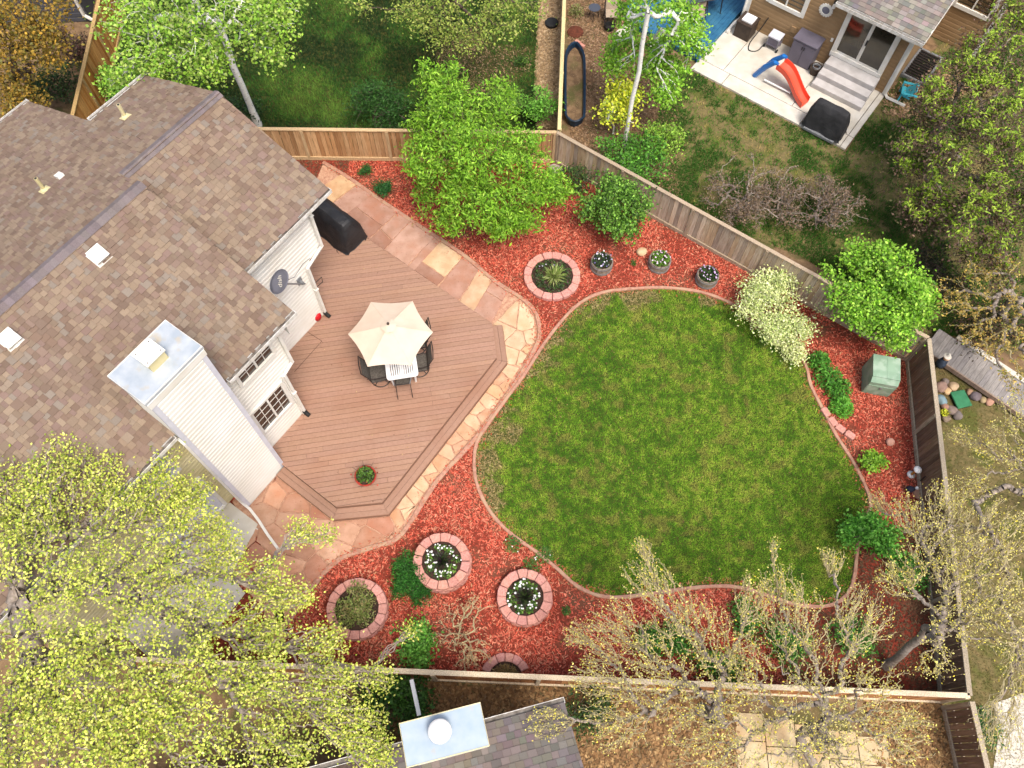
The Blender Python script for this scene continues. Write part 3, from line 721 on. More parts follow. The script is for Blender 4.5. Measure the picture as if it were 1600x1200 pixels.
# gutters
def gutter(a0, a1, b, z, out, parent=house, P=hp, wh=.115):
    g = MB()
    for off, hh, zz in ((.006, wh, -wh/2), (.115, wh, -wh/2)):
        g.prism([P(a0, b+out*off, z-wh), P(a1, b+out*off, z-wh), P(a1, b+out*(off+.012), z-wh), P(a0, b+out*(off+.012), z-wh)], wh)
    for aa in (a0, a1-.012):
        g.prism([P(aa, b+out*.02, z-wh), P(aa+.012, b+out*.02, z-wh), P(aa+.012, b+out*.114, z-wh), P(aa, b+out*.114, z-wh)], wh-.004)
    q = obj('gutter', g, M_gutter, parent)
    obj('gutter_trough', MB().poly([P(a0, b+out*.018, z-.05), P(a1, b+out*.018, z-.05), P(a1, b+out*.115, z-.05), P(a0, b+out*.115, z-.05)]), M_gutin, q)
    return q
gutter(2.26, AR1+.02, -1.83, 4.97, 1); gutter(.12, AR2+.02, -.20, 4.97, 1); gutter(AL, -1.46, -.20, 4.97, 1)
gutter(3.42, AR1+.02, -8.11, zb(-8.1)+.0, -1); gutter(-3, 3.42, -11.48, zb(-11.47), -1)
def downspout(pts, end=None):
    d = obj('downspout', MB().tube(pts, .052, 4), M_white, house)
    p = pts[-1]
    obj('drain_boot', MB().tube([p+Vector((0, 0, .06)), p+Vector((0, 0, -.02)), p+NV*.10+Vector((0, 0, -.07)), p+NV*.16+Vector((0, 0, -.08))], [.06, .062, .062, .058], 8), M_rubber, d, smooth=True)
    for q in (pts[2].lerp(pts[3], .15), pts[4].lerp(pts[5], .45)):
        obj('strap', MB().box(q, (.12, .12, .03), _th), M_white, d)
downspout([hp(4.78, -1.79, 4.88), hp(4.78, -1.92, 4.72), hp(4.74, -2.03, 4.55), hp(4.76, -2.03, 3.0), hp(4.12, -2.03, 2.74), hp(4.12, -2.03, .42)])
downspout([hp(1.80, -.16, 4.88), hp(1.80, -.30, 4.72), hp(1.78, -.44, 4.55), hp(1.79, -.44, 2.84), hp(1.44, -.44, 2.68), hp(1.44, -.44, .42)])
dg = ats([(380, 782), (390, 795), (404, 813), (418, 835), (434, 857)], .07); dg[0] = dg[1]+Vector((-.02, .05, .5))
obj('downspout', MB().tube([hp(-1.44, -.14, 4.8), hp(-1.44, -.05, 4.6), hp(-1.44, -.05, .4)]+dg[1:], .05, 4), M_white, house)
# windows
def window(a0, a1, z0, z1, b, ncol, nrow, parent=house, P=hp, U=EV, Nn=NV, M_g=None, casing=.09):
    fr = MB(); B = lambda u0, u1, w0, w1, d0, d1: fr.prism([P(u0, b+d0, w0), P(u1, b+d0, w0), P(u1, b+d1, w0), P(u0, b+d1, w0)], w1-w0)
    c = casing
    B(a0-c, a0, z0-c, z1+c, 0, .07); B(a1, a1+c, z0-c, z1+c, 0, .07); B(a0, a1, z1, z1+c, 0, .068); B(a0-.02, a1+.02, z0-c, z0, 0, .085)
    m = (a0+a1)/2; B(m-.025, m+.025, z0, z1, .01, .06)
    w = obj('window', fr, M_white, parent)
    for k, (u0, u1) in enumerate(((a0, m-.025), (m+.025, a1))):
        d = .02
        obj('pane', MB().prism([P(u0, b+d, z0), P(u1, b+d, z0), P(u1, b+d+.006, z0), P(u0, b+d+.006, z0)], z1-z0), M_g or M_glass, w)
        g = MB(); B2 = lambda p0, p1, w0, w1: g.prism([P(p0, b+d+.005, w0), P(p1, b+d+.005, w0), P(p1, b+d+.014, w0), P(p0, b+d+.014, w0)], w1-w0)
        for i in range(1, ncol):
            x = u0+(u1-u0)*i/ncol; B2(x-.009, x+.009, z0, z1)
        for i in range(1, nrow):
            zz = z0+(z1-z0)*i/nrow; B2(u0, u1, zz-.007, zz+.007)
        if ncol > 1: obj('muntin', g, M_white, w)
    return w
window(.46, 1.46, 3.82, 4.33, -.50, 2, 2); window(.24, 1.22, 1.36, 2.46, -.50, 2, 4)
# white side under the eave, its shade painted cream: white patio door frame half hidden by the tree
window(-3.3, -1.75, .25, 2.2, -.50, 1, 1, M_g=M_trim); window(-3.0, -1.9, 3.3, 4.3, -.50, 2, 2, M_g=M_trim)
# corner trims
for a_, b_, z_ in ((1.42, -.47, 1.48), (4.12, -2.07, 1.5)): obj('corner_trim', MB().box(hp(a_, b_, z_), (.10, .03, 2.36), _th), M_white, house)
# chimney
ch = obj('chimney', siding(siding(siding(MB(), hp(-1.4, 0), EV, NV, .04, 6.72, lambda z: (.06, 1.34), .15), hp(0, 0), -NV, EV, .04, 6.72, lambda z: (.06, .9), .15), hp(-1.4, 0), -NV, -EV, .04, 6.72, lambda z: (.06, .9), .15), M_siding, house)
obj('backing', MB().prism([hp(-1.40, -.92, 0), hp(0, -.92, 0), hp(0, -.0, 0), hp(-1.40, -.0, 0)], 6.72), M_siding, ch)
for a, b in ((-1.37, -.03), (-.03, -.03)):
    obj('corner_trim', MB().box(hp(a, b, 3.4), (.11, .13, 6.66), _th), M_trim, ch)
obj('frieze_board', MB().box(hp(-.7, -.46, 6.64), (1.5, 1.02, .20), _th), M_white, ch)
cap = obj('chimney_cap', MB().prism([hp(-1.47, -.98, 6.74), hp(.07, -.98, 6.74), hp(.07, .04, 6.74), hp(-1.47, .04, 6.74)], .09, .015), M_galv, ch)
obj('cap_rim', MB().tube([hp(-1.46, -.97, 6.835), hp(.06, -.97, 6.835), hp(.06, .03, 6.835), hp(-1.46, .03, 6.835)], .012, 4, closed=True), M_white, ch)
fc = at(236, 556, 7.0); fc.z = 0
obj('flue_box', MB().box(fc+Vector((0, 0, 6.97)), (.40, .38, .28), _th), M_cream, ch)
lid = MB().box(fc+Vector((0, 0, 7.13)), (.46, .44, .03), _th)
obj('flue_lid', lid, M_white, ch)
sc_ = MB()
for i, j in ((-1, -1), (1, -1), (1, 1), (-1, 1)): sc_.lathe([(.012, 0), (.012, .012)], fc+EV*i*.17+NV*j*.16+Vector((0, 0, 7.145)), 6)
obj('bolt', sc_, M_blackm, ch)
# roof furniture
def onroof(px, py, zf):
    lo_, hi_ = 2.0, 8.0
    for _ in range(40):
        z = (lo_+hi_)/2; p = at(px, py, z); b = (p-HO).dot(NV)
        if z > zf(b): hi_ = z
        else: lo_ = z
    return p
def roofM(p, dirn):
    s = Vector((NV.x*dirn, NV.y*dirn, .4)).normalized(); n = EV.cross(s); n = n if n.z > 0 else -n; y_ = n.cross(EV)
    return Matrix(((EV.x, y_.x, n.x, p.x), (EV.y, y_.y, n.y, p.y), (EV.z, y_.z, n.z, p.z), (0, 0, 0, 1)))
for px, py in ((154, 400), (16, 531)):
    Mx = roofM(onroof(px, py, z2f), -1)
    v = obj('roof_vent', MB(Mx).box((0, 0, .07), (.30, .30, .13)).add([(-.165, -.165, .16), (.165, -.165, .14), (.165, .165, .16), (-.165, .165, .16), (-.165, -.165, .13), (.165, -.165, .13), (.165, .165, .13), (-.165, .165, .13)], [(0, 1, 2, 3), (4, 5, 1, 0), (5, 6, 2, 1), (6, 7, 3, 2), (7, 4, 0, 3)]), M_white, roof)
    obj('vent_flange', MB(Mx).box((0, -.02, .012), (.36, .38, .010)), M_gutter, roof)
Mx = roofM(onroof(95, 277, zb), 1)
obj('roof_vent', MB(Mx).box((0, 0, .05), (.16, .22, .08)), M_white, roof)
for px, py in ((70, 297), (196, 183)):
    p = onroof(px, py, zb); Mx = roofM(p, 1)
    v = obj('vent_pipe', MB().tube([p, p+Vector((0, 0, .42))], .045, 10), M_cream, roof, smooth=False)
    obj('pipe_bore', MB().lathe([(.034, 0), (.034, .004)], p+Vector((0, 0, .419)), 10), M_rubber, roof)
    obj('pipe_flashing', MB(Mx).box((0, -.02, .018), (.24, .26, .012)).lathe([(.11, .02), (.06, .07), (.05, .09)], (0, 0, 0), 12, cap0=False), M_cream, roof)

# ---- things on or by the house
# satellite dish
wp = hp(3.78, -2.10, 2.5); dcen = at(436, 440, 3.78)
dish = thing('satellite_dish', 'grey oval satellite dish mounted on the white wall beside the deck', 'satellite dish', wp)
dn = Vector((-.55, -.28, .79)).normalized(); dx = Vector((0, 0, 1)).cross(dn).normalized(); dy = dn.cross(dx)
vs = [dcen-dn*.05]; fs = []; nseg = 28; rings_ = 4
for r in range(1, rings_+1):
    for k in range(nseg):
        a = 2*math.pi*k/nseg; q = r/rings_; vs.append(dcen+dx*math.cos(a)*.285*q+dy*math.sin(a)*.34*q+dn*(-.05+.05*q*q))
for k in range(nseg): fs.append((0, 1+k, 1+(k+1) % nseg))
for r in range(rings_-1):
    for k in range(nseg):
        a = 1+r*nseg+k; b = 1+r*nseg+(k+1) % nseg; fs.append((a, a+nseg, b+nseg, b))
refl = obj('reflector', MB().add(vs, fs), M_dish, dish, smooth=True)
sol = refl.modifiers.new('thick', 'SOLIDIFY'); sol.thickness = .012; sol.offset = -1
obj('rim', MB().tube([vs[1+(rings_-1)*nseg+k] for k in range(nseg)], .009, 6, closed=True), M_dish, dish)
obj('arm', MB().tube([dcen-dn*.06, dcen-dn*.16+Vector((0, 0, -.05)), wp+NV*.22+Vector((0, 0, .05)), wp+NV*.05], .022, 8), M_galvd, dish)
obj('bracket', MB().box(wp+NV*.02, (.16, .03, .26), _th).box(wp+NV*.09+Vector((0, 0, .0)), (.07, .14, .07), _th), M_galvd, dish)
obj('cable', MB().tube([dcen-dn*.1, dcen-dn*.2+EV*.3-Vector((0, 0, .1)), hp(4.05, -2.06, 3.0), hp(4.3, -2.06, 2.95)], .006, 4), M_rubber, dish)
tcv = bpy.data.curves.new('dish_lettering', 'FONT'); tcv.body = 'dish'; tcv.size = .20; tcv.align_x = 'CENTER'; tcv.align_y = 'CENTER'; tcv.extrude = .001; tcv.shear = .25
to = bpy.data.objects.new('tmp', tcv); COL.objects.link(to); bpy.context.view_layer.update()
tme = bpy.data.meshes.new_from_object(to); bpy.data.objects.remove(to); tme.materials.clear(); tme.materials.append(M_white)
tang = math.radians(62); tx = dx*math.cos(tang)+dy*math.sin(tang)
_vx = at(437, 425, 3.78)-at(433, 452, 3.78); tx = (_vx-dn*_vx.dot(dn)).normalized(); ty = dn.cross(tx)
tp = dcen-dn*.03
Mx = Matrix(((tx.x, ty.x, dn.x, tp.x), (tx.y, ty.y, dn.y, tp.y), (tx.z, ty.z, dn.z, tp.z), (0, 0, 0, 1)))
link('lettering', tme, dish, Mx)
# wall bracket
p = hp(4.19, -2.06, 1.9)
tag(obj('plant_hook', MB().tube([p, p+EV*.22+NV*.05+Vector((0, 0, .06)), p+EV*.20+NV*.06+Vector((0, 0, -.14)), p+Vector((0, 0, -.2)), p], .012, 5), M_blackm), 'small black triangular metal hook on the white wall corner by the grill', 'wall hook')
# red bucket
p = at(496, 497, DZ)
rb_ = thing('red_watering_can', 'small red plastic watering can at the foot of the downspout', 'watering can', p)
obj('body', MB().lathe([(.11, 0), (.14, .10), (.12, .24), (.06, .27), (.05, .25), (.04, .05)], p, 16, cap1=True), M_red, rb_, smooth=True)
obj('spout', MB().tube([p+Vector((.05, .09, .12)), p+Vector((.09, .17, .24))], [.035, .025], 8), M_red, rb_)
obj('handle', MB().tube([p+Vector((-.10, -.04, .2)), p+Vector((-.04, -.02, .34)), p+Vector((.05, .03, .32)), p+Vector((.07, .04, .24))], .014, 6), M_red, rb_)
obj('opening', MB().lathe([(.036, 0), (.036, .003)], p+Vector((.0, .0, .262)), 12), M_rubber, rb_)

_e = scatter([dA, dB, dC, dD, dE, dF, hp(0, -.4), hp(4, -2)], 420); _e = _e[(vnoise(_e[:, 0], _e[:, 1], 1.2, 3, 4) > .5)]
flakes('deck_litter', _e, DZ+.004, .03, .5, pal(['#8a6448', '#a5855c', '#6a4a36', '#c4a878'], len(_e)), M_chip, 'tiny dry leaf bits scattered on the deck boards', 'dry leaves', .006, .15)
# ================================================================== DECK FURNITURE
# covered grill
T = [at(494, 293, 1.38), at(556, 340, 1.38), at(538, 362, 1.36), at(478, 312, 1.36)]
gx = (T[1]-T[0]); gx.z = 0; gx.normalize(); gy = Vector((gx.y, -gx.x, 0))
gc = (T[0]+T[1]+T[2]+T[3])/4; gc.z = DZ
def cover(name, label, c, gx, gy, L, Wd, Ht, z0, m):
    g = thing(name, label, 'grill cover', c.copy()); mb = MB()
    prof = [(-.52, 0, .0), (-.50, .10, .02), (-.44, .55, .05), (-.30, .86, .03), (-.12, 1.0, 0), (.20, 1.0, 0), (.34, .82, .02), (.44, .45, .05), (.50, .10, .02), (.52, 0, 0)]
    us = [-.5, -.485, -.40, -.2, 0, .2, .40, .485, .5]; sc = [.80, .93, 1, 1.0, .99, 1.0, 1, .93, .80]; hz = [.0, .62, .97, 1, .985, 1, .97, .62, .0]
    vs = []
    for i, u in enumerate(us):
        for j, (v, h, w) in enumerate(prof):
            hh = h*hz[i] if i not in (0, 8) else 0
            wob = .026*math.sin(i*2.3+j*1.7)+(.035*math.sin(i*4.1) if j in (1, 8) else 0)
            vs.append(c+gx*(u*L+wob*.6)+gy*(v*Wd*sc[i]+wob)+Vector((0, 0, z0-c.z+hh*Ht+.012*math.sin(3*i+j) if h else z0-c.z)))
    n = len(prof); fs = [(i*n+j, (i+1)*n+j, (i+1)*n+j+1, i*n+j+1) for i in range(len(us)-1) for j in range(n-1)]
    o = obj('cover', mb.add(vs, fs), m, g)
    cr = o.data.attributes.new('crease_edge', 'FLOAT', 'EDGE'); cr.data.foreach_set('value', [.40]*len(o.data.edges))
    b = o.modifiers.new('soft', 'SUBSURF'); b.levels = 1; b.render_levels = 2
    hem = [vs[i*n] for i in range(len(us))]+[vs[(len(us)-1)*n+j] for j in range(n)]+[vs[i*n+n-1] for i in reversed(range(len(us)))]+[vs[j] for j in reversed(range(n))]
    hh = []
    for q in hem:
        if not hh or (q-hh[-1]).length > .03: hh.append(q+Vector((0, 0, .015)))
    obj('hem', MB().tube(hh, .014, 5, closed=True), m, g)
    for s in (-1, 1):
        q = c+gx*L*.3+gy*Wd*.54*s+Vector((0, 0, z0-c.z+.08)); obj('tie_strap', MB().tube([q, q+gy*s*.04+Vector((0, 0, -.05)), q+gx*.1+gy*s*.06+Vector((0, 0, -.07))], .009, 4), m, g)
    return g
cover('covered_grill', 'long black fabric covered grill on the wood deck beside the house corner', gc+gx*.03, gx, gy, 1.70, .92, 1.06, DZ, M_black)
# patio umbrella
up = Vector((-3.194, 10.296, 0))
um = thing('patio_umbrella', 'cream six sided patio umbrella open over the white table', 'umbrella', up+Vector((0, 0, DZ)))
RU, ZU, ZA = 1.11, 2.2, 2.62
cor = [up+Vector((RU*math.cos(math.radians(2.5+60*k)), RU*math.sin(math.radians(2.5+60*k)), ZU)) for k in range(6)]
apex = up+Vector((0, 0, ZA))
for k in range(6):
    A, B = cor[k], cor[(k+1) % 6]; vs = []; fs = []; nr, nc = 6, 6
    for i in range(nr+1):
        t = .08+.92*i/nr
        for j in range(nc+1):
            s = j/nc; p = apex.lerp(A, t).lerp(apex.lerp(B, t), s)
            e = math.sin(math.pi*s); mid = (A+B)/2-apex
            p = p-Vector((mid.x, mid.y, 0))*.055*e*t*t+Vector((0, 0, -.03*e*t*(1-t)*2))
            vs.append(p)
    for i in range(nr):
        for j in range(nc): a = i*(nc+1)+j; fs.append((a, a+1, a+nc+2, a+nc+1))
    obj('canopy_panel', MB().add(vs, fs), M_canvas, um, smooth=True)
    obj('rib', MB().tube([apex.lerp(A, .05)-Vector((0, 0, .03)), A-Vector((0, 0, .02))], .010, 5), M_blackm, um)
    obj('seam', MB().tube([apex.lerp(A, .1)+Vector((0, 0, .004)), A+Vector((0, 0, .003))], .006, 4), M_canvas, um)
cv = MB(); vs = [apex+Vector((0, 0, .06))]; fs = []
for k in range(24):
    a = 2*math.pi*k/24; r = .20+.012*math.sin(6*a); vs.append(up+Vector((r*math.cos(a), r*math.sin(a), ZA-.035)))
for k in range(24): fs.append((0, 1+k, 1+(k+1) % 24))
obj('vent_cap', cv.add(vs, fs), M_canvas, um)
obj('finial', MB().lathe([(.03, 0), (.038, .03), (.03, .06), (.012, .07)], apex+Vector((0, 0, .055)), 12), M_brown, um, smooth=True)
obj('pole', MB().tube([up+Vector((0, 0, DZ)), up+Vector((0, 0, ZA))], .022, 10), M_brown, um)
obj('base', MB().lathe([(.24, 0), (.24, .04), (.10, .07), (.05, .09)], up+Vector((0, 0, DZ)), 20), M_blackm, um)
# table
ta = math.radians(11); tu = Vector((math.cos(ta), math.sin(ta), 0)); tv = Vector((-tu.y, tu.x, 0)); fm = at(629.5, 591, 1.02)
TW, TL_ = .86, 1.55; tc = fm+tv*TL_/2; tc.z = 0
TM = Matrix(((tu.x, tv.x, 0, tc.x), (tu.y, tv.y, 0, tc.y), (0, 0, 1, DZ), (0, 0, 0, 1)))
tb = thing('patio_table', 'white slatted plastic patio table under the cream umbrella', 'table', tc+Vector((0, 0, DZ)))
def rrect(w, l, r, z, n=5):
    o = []
    for cx, cy, a0 in ((w/2-r, l/2-r, 0), (-w/2+r, l/2-r, 90), (-w/2+r, -l/2+r, 180), (w/2-r, -l/2+r, 270)):
        for k in range(n+1): a = math.radians(a0+90*k/n); o.append(Vector((cx+r*math.cos(a), cy+r*math.sin(a), z)))
    return o
oi_ = rrect(TW, TL_, .09, .70); ii_ = rrect(TW-.17, TL_-.22, .02, .70); n = len(oi_)
fr = MB(TM).add(oi_+[p+Vector((0, 0, .025)) for p in oi_]+[p+Vector((0, 0, .025)) for p in ii_]+ii_,
    [(i, (i+1) % n, n+(i+1) % n, n+i) for i in range(n)]+[(n+i, n+(i+1) % n, 2*n+(i+1) % n, 2*n+i) for i in range(n)]+[(2*n+i, 2*n+(i+1) % n, 3*n+(i+1) % n, 3*n+i) for i in range(n)])
obj('table_frame', fr, M_plw, tb)
sw = (TW-.15)/12
for k in range(12):
    x = -(TW-.15)/2+sw*(k+.5)
    for y0, y1 in ((-TL_/2+.10, -.06), (.06, TL_/2-.10)):
        obj('slat', MB(TM).box((x, (y0+y1)/2, .710), (sw*.66 if k not in (5, 6) else sw*.9, y1-y0, .016)), M_plw, tb)
obj('cross_rail', MB(TM).box((0, 0, .709), (TW-.16, .14, .02)), M_plw, tb)
for i in (-1, 1):
    for j in (-1, 1): obj('leg', MB(TM).tube([(i*(TW/2-.10), j*(TL_/2-.14), .70), (i*(TW/2-.12), j*(TL_/2-.20), 0)], .03, 8), M_plw, tb)
# chairs
def swivel(c, ang, label):
    ch_ = thing('swivel_chair', label, 'chair', Vector((c.x, c.y, DZ)), 'dark swivel chairs round the patio table')
    Mx = Matrix.Translation((c.x, c.y, DZ))@Matrix.Rotation(ang, 4, 'Z')     # faces local +x
    obj('base_ring', MB(Mx).tube([(.27*math.cos(a), .27*math.sin(a), .02) for a in [2*math.pi*k/24 for k in range(24)]], .014, 6, closed=True), M_blackm, ch_)
    sp = MB(Mx)
    for k in range(4): a = math.pi/4+k*math.pi/2; sp.tube([(0, 0, .10), (.27*math.cos(a), .27*math.sin(a), .02)], .012, 5)
    obj('spokes', sp.tube([(0, 0, .1), (0, 0, .36)], .03, 8), M_blackm, ch_)
    obj('seat', MB(Mx).add([(-.24, -.25, .39), (.0, -.25, .37), (.27, -.25, .42), (.27, .25, .42), (0, .25, .37), (-.24, .25, .39)], [(0, 1, 4, 5), (1, 2, 3, 4)]), M_sling, ch_)
    obj('backrest', MB(Mx).add([(-.24, -.25, .39), (-.30, -.25, .7), (-.42, -.25, 1.0), (-.42, .25, 1.0), (-.30, .25, .7), (-.24, .25, .39)], [(0, 1, 4, 5), (1, 2, 3, 4)]), M_sling, ch_)
    for s in (-1, 1):
        obj('side_frame', MB(Mx).tube([(.29, s*.27, .42), (0, s*.27, .37), (-.24, s*.27, .39), (-.30, s*.27, .7), (-.44, s*.27, 1.03)], .014, 6), M_blackm, ch_)
        obj('armrest', MB(Mx).tube([(.27, s*.27, .42), (.30, s*.31, .60), (.20, s*.32, .66), (-.12, s*.31, .64), (-.33, s*.29, .70)], [.014, .018, .022, .022, .014], 6), M_blackm, ch_)
    obj('top_rail', MB(Mx).tube([(-.44, -.28, 1.03), (-.46, 0, 1.05), (-.44, .28, 1.03)], .016, 6), M_blackm, ch_)
    obj('front_rail', MB(Mx).tube([(.29, -.27, .42), (.29, .27, .42)], .016, 6), M_blackm, ch_)
def onp(px, py, z): p = at(px, py, z); p.z = DZ; return p
swivel(onp(592, 593, .34)+tu*.06+tv*.04, ta+.05, 'dark swivel chair tucked against the left side of the white table')
swivel(onp(657, 575, .34)+tu*-.03, ta+math.pi-.05, 'dark swivel chair against the right side of the white table, its ring base showing')
swivel(onp(657, 575, .34)+tu*.0+tv*.72, ta+math.pi+.02, 'dark swivel chair right of the table, mostly hidden under the umbrella')
p0 = at(622, 624, DZ); p1 = at(645, 621, DZ); fx = (p1-p0).normalized(); fy = Vector((-fx.y, fx.x, 0)); fc_ = (p0+p1)/2
fch = thing('sling_chair', 'brown sling chair with thin metal legs at the near end of the white table', 'chair', Vector((fc_.x, fc_.y, DZ)))
Mx = Matrix(((fx.x, fy.x, 0, fc_.x), (fx.y, fy.y, 0, fc_.y), (0, 0, 1, DZ), (0, 0, 0, 1))); hw = .20
obj('seat', MB(Mx).add([(-hw, .22, .40), (hw, .22, .40), (hw, .64, .43), (-hw, .64, .43), (-hw, .42, .385), (hw, .42, .385)], [(0, 1, 5, 4), (4, 5, 2, 3)]), M_sling, fch)
obj('backrest', MB(Mx).add([(-hw, .22, .40), (hw, .22, .40), (hw, .12, .66), (-hw, .12, .66), (hw, .02, .90), (-hw, .02, .90)], [(0, 1, 2, 3), (3, 2, 4, 5)]), M_sling, fch)
for s in (-1, 1):
    obj('side_frame', MB(Mx).tube([(s*hw, .66, .43), (s*hw, .42, .385), (s*hw, .22, .40), (s*hw, .12, .66), (s*hw, 0, .93)], .011, 6), M_blackm, fch)
    obj('leg', MB(Mx).tube([(s*hw, .20, .42), (s*(hw+.005), 0, 0)], .011, 6), M_blackm, fch)
    obj('leg', MB(Mx).tube([(s*(hw+.05), .56, .62), (s*(hw+.04), .66, 0)], .011, 6), M_blackm, fch)
    obj('armrest', MB(Mx).tube([(s*hw, .10, .66), (s*(hw+.05), .3, .64), (s*(hw+.05), .58, .62)], .014, 6), M_galvd, fch)
obj('top_rail', MB(Mx).tube([(-hw, 0, .93), (0, -.02, .935), (hw, 0, .93)], .011, 6), M_blackm, fch)

# ================================================================== PLANTS: generator
def tubes(P0, P1, R0, R1, n):
    P0, P1 = np.asarray(P0), np.asarray(P1); t = P1-P0; L = np.linalg.norm(t, axis=1, keepdims=True); t = t/np.maximum(L, 1e-6)
    ref = np.where(np.abs(t[:, 2:3]) > .9, np.array([[1., 0, 0]]), np.array([[0, 0, 1.]]))
    u = np.cross(t, ref); u /= np.maximum(np.linalg.norm(u, axis=1, keepdims=True), 1e-6); w = np.cross(t, u); S = len(P0)
    V = np.zeros((S, 2, n, 3))
    for k in range(n):
        a = 2*math.pi*k/n; d = u*math.cos(a)+w*math.sin(a); V[:, 0, k] = P0+d*R0[:, None]; V[:, 1, k] = P1+d*R1[:, None]
    F = []
    base = np.arange(S)[:, None]*2*n
    for k in range(n): F.append(base+np.array([[k, (k+1) % n, n+(k+1) % n, n+k]]))
    return V.reshape(-1, 3), np.concatenate(F, 0)
def leafmesh(c, size, asp, cols, m=None, upb=.6, name='foliage', parent=None, flat=False):
    n = len(c); nr = NR.normal(size=(n, 3)); nr[:, 2] = np.abs(nr[:, 2])+upb; nr /= np.linalg.norm(nr, axis=1, keepdims=True)
    d = np.cross(nr, NR.normal(size=(n, 3))); d /= np.maximum(np.linalg.norm(d, axis=1, keepdims=True), 1e-6); s = np.cross(nr, d)
    l = (size*(.6+.8*NR.random(n)))[:, None]; w = l*asp*.5
    V = np.stack([c-d*l*.5, c-d*l*.05+s*w, c+d*l*.5-nr*l*.12, c-d*l*.05-s*w], 1)
    return npobj(name, V.reshape(-1, 3), np.arange(n*4).reshape(-1, 4), m or M_leaf, parent, cols=cols)
def skeleton(base, fork, lobes, ntips, jit=.12, segs=4, inner=.25):
    """branch nodes from base through fork out to tips scattered through the lobes (centre, radius, weight)"""
    nodes = [np.array(base)]; par = [-1]; k = 5
    f = np.array(fork)
    for i in range(1, k+1):
        t = i/k; nodes.append(nodes[0]*(1-t)+f*t+NR.normal(0, .02, 3)*np.linalg.norm(f-nodes[0])*.3); par.append(i-1)
    w = np.array([l[2] for l in lobes], float); w /= w.sum(); tips = []
    for i in range(ntips):
        c, r, _ = lobes[NR.choice(len(lobes), p=w)]; d = NR.normal(size=3); d /= np.linalg.norm(d)
        q = np.array(c)+d*np.array(r)*(inner+(1-inner)*NR.random()**.45); tips.append(q)
    T = np.array(tips); T = T[np.argsort(np.linalg.norm(T-f, axis=1))]
    NA = np.zeros((6+len(T)*segs, 3)); NA[:len(nodes)] = nodes; cnt = len(nodes); ends = []
    for q in T:
        A = NA[2:cnt]; dd = np.linalg.norm(A-q, axis=1); df = np.linalg.norm(A-f, axis=1); dq = np.linalg.norm(q-f)
        cost = dd+np.where(df > dq*.92, 3.0, 0)+.12*df; j = int(np.argmin(cost))+2
        p = NA[j].copy(); D = np.linalg.norm(q-p); prev = j
        sag = np.array([0, 0, .10*D])
        for s in range(1, segs+1):
            t = s/segs; x = p*(1-t)+q*t+NR.normal(0, jit*D/segs, 3)*(1 if s < segs else .3)+sag*math.sin(math.pi*t)*(-.4 if q[2] < p[2] else .3)
            NA[cnt] = x; par.append(prev); prev = cnt; cnt += 1
        ends.append(prev)
    NA = NA[:cnt]; par = np.array(par); load = np.zeros(cnt); load[ends] = 1
    for i in range(cnt-1, 0, -1): load[par[i]] += load[i]
    return NA, par, load, ends
def tree(name, label, cat, base, fork, lobes, ntips, rtip, rmax, leaf, bark, pals, group=None, per=12, sig=.18, along=.5, jit=.12, segs=4, sides=4, upb=.6, stem='trunk', k=.8, power=.5, extra=None, lj=.14, inner=.25, crown='crown', kind=None, bark2=None):
    root = thing(name, label, cat, Vector(base), group, kind)
    NA, par, load, ends = skeleton(base, fork, lobes, ntips, jit, segs, inner)
    r = np.minimum(rtip*load**power, rmax); ch = np.arange(1, len(NA)); pa = par[1:]
    R0 = np.minimum(r[pa], r[ch]*1.5); R0[:5] = r[pa][:5]; R0[0] = rmax*1.25
    big = r[ch] > rtip*3.2
    V1, F1 = tubes(NA[pa][big], NA[ch][big], R0[big], r[ch][big], 7); V2, F2 = tubes(NA[pa][~big], NA[ch][~big], R0[~big], r[ch][~big], sides-1 if sides > 3 else 3)
    npobj(stem, V1, F1, bark, root, smooth=True); 
    if len(V2): npobj('branches', V2, F2, bark2 or bark, root)['kind'] = 'stuff'
    size, asp, cols = leaf
    E = NA[ends]; cl_ = np.repeat(E, per, 0)+NR.normal(0, sig, (len(E)*per, 3))*np.array([1, 1, .7])
    tipc = np.repeat(NR.normal(0, .17, len(E)).clip(-.4, .4), per)
    if along:
        thin = np.where(r < rtip*2.2)[0]; thin = thin[thin > 6]; m = int(len(E)*per*along); ii = NR.choice(thin, m)
        cl_ = np.concatenate([cl_, NA[ii]+NR.normal(0, sig*.6, (m, 3))]); tipc = np.concatenate([tipc, NR.normal(0, .1, m)])
    cl_[:, 2] = np.maximum(cl_[:, 2], base[2]+.02)
    cc = pal(cols, len(cl_), k, lj)*(1+tipc[:, None])
    lf_ = leafmesh(cl_, size, asp, cc, upb=upb, parent=root, name=crown)
    if crown == 'buds': lf_['kind'] = 'stuff'
    return root
def lobes_of(c, r, n, fr=.45, seed=0, flat=1.0):
    g = np.random.default_rng(seed); out = [(np.array(c), np.array(r)*.62, 2.0)]
    for i in range(n):
        d = g.normal(size=3); d[2] = abs(d[2])*.8-.15; d /= np.linalg.norm(d); rr = fr*(.75+.5*g.random())
        out.append((np.array(c)+d*np.array(r)*(1-rr*.8), np.array(r)*rr, .6+.6*g.random()))
    for i in range(5):
        d = g.normal(size=3); d[2] = abs(d[2])*.6; d /= np.linalg.norm(d)
        out.append((np.array(c)+d*np.array(r)*(1.0+.14*g.random()), np.array(r)*.10, .10))
    return out
def V3(p, z=None): return (p.x, p.y, p.z if z is None else z)

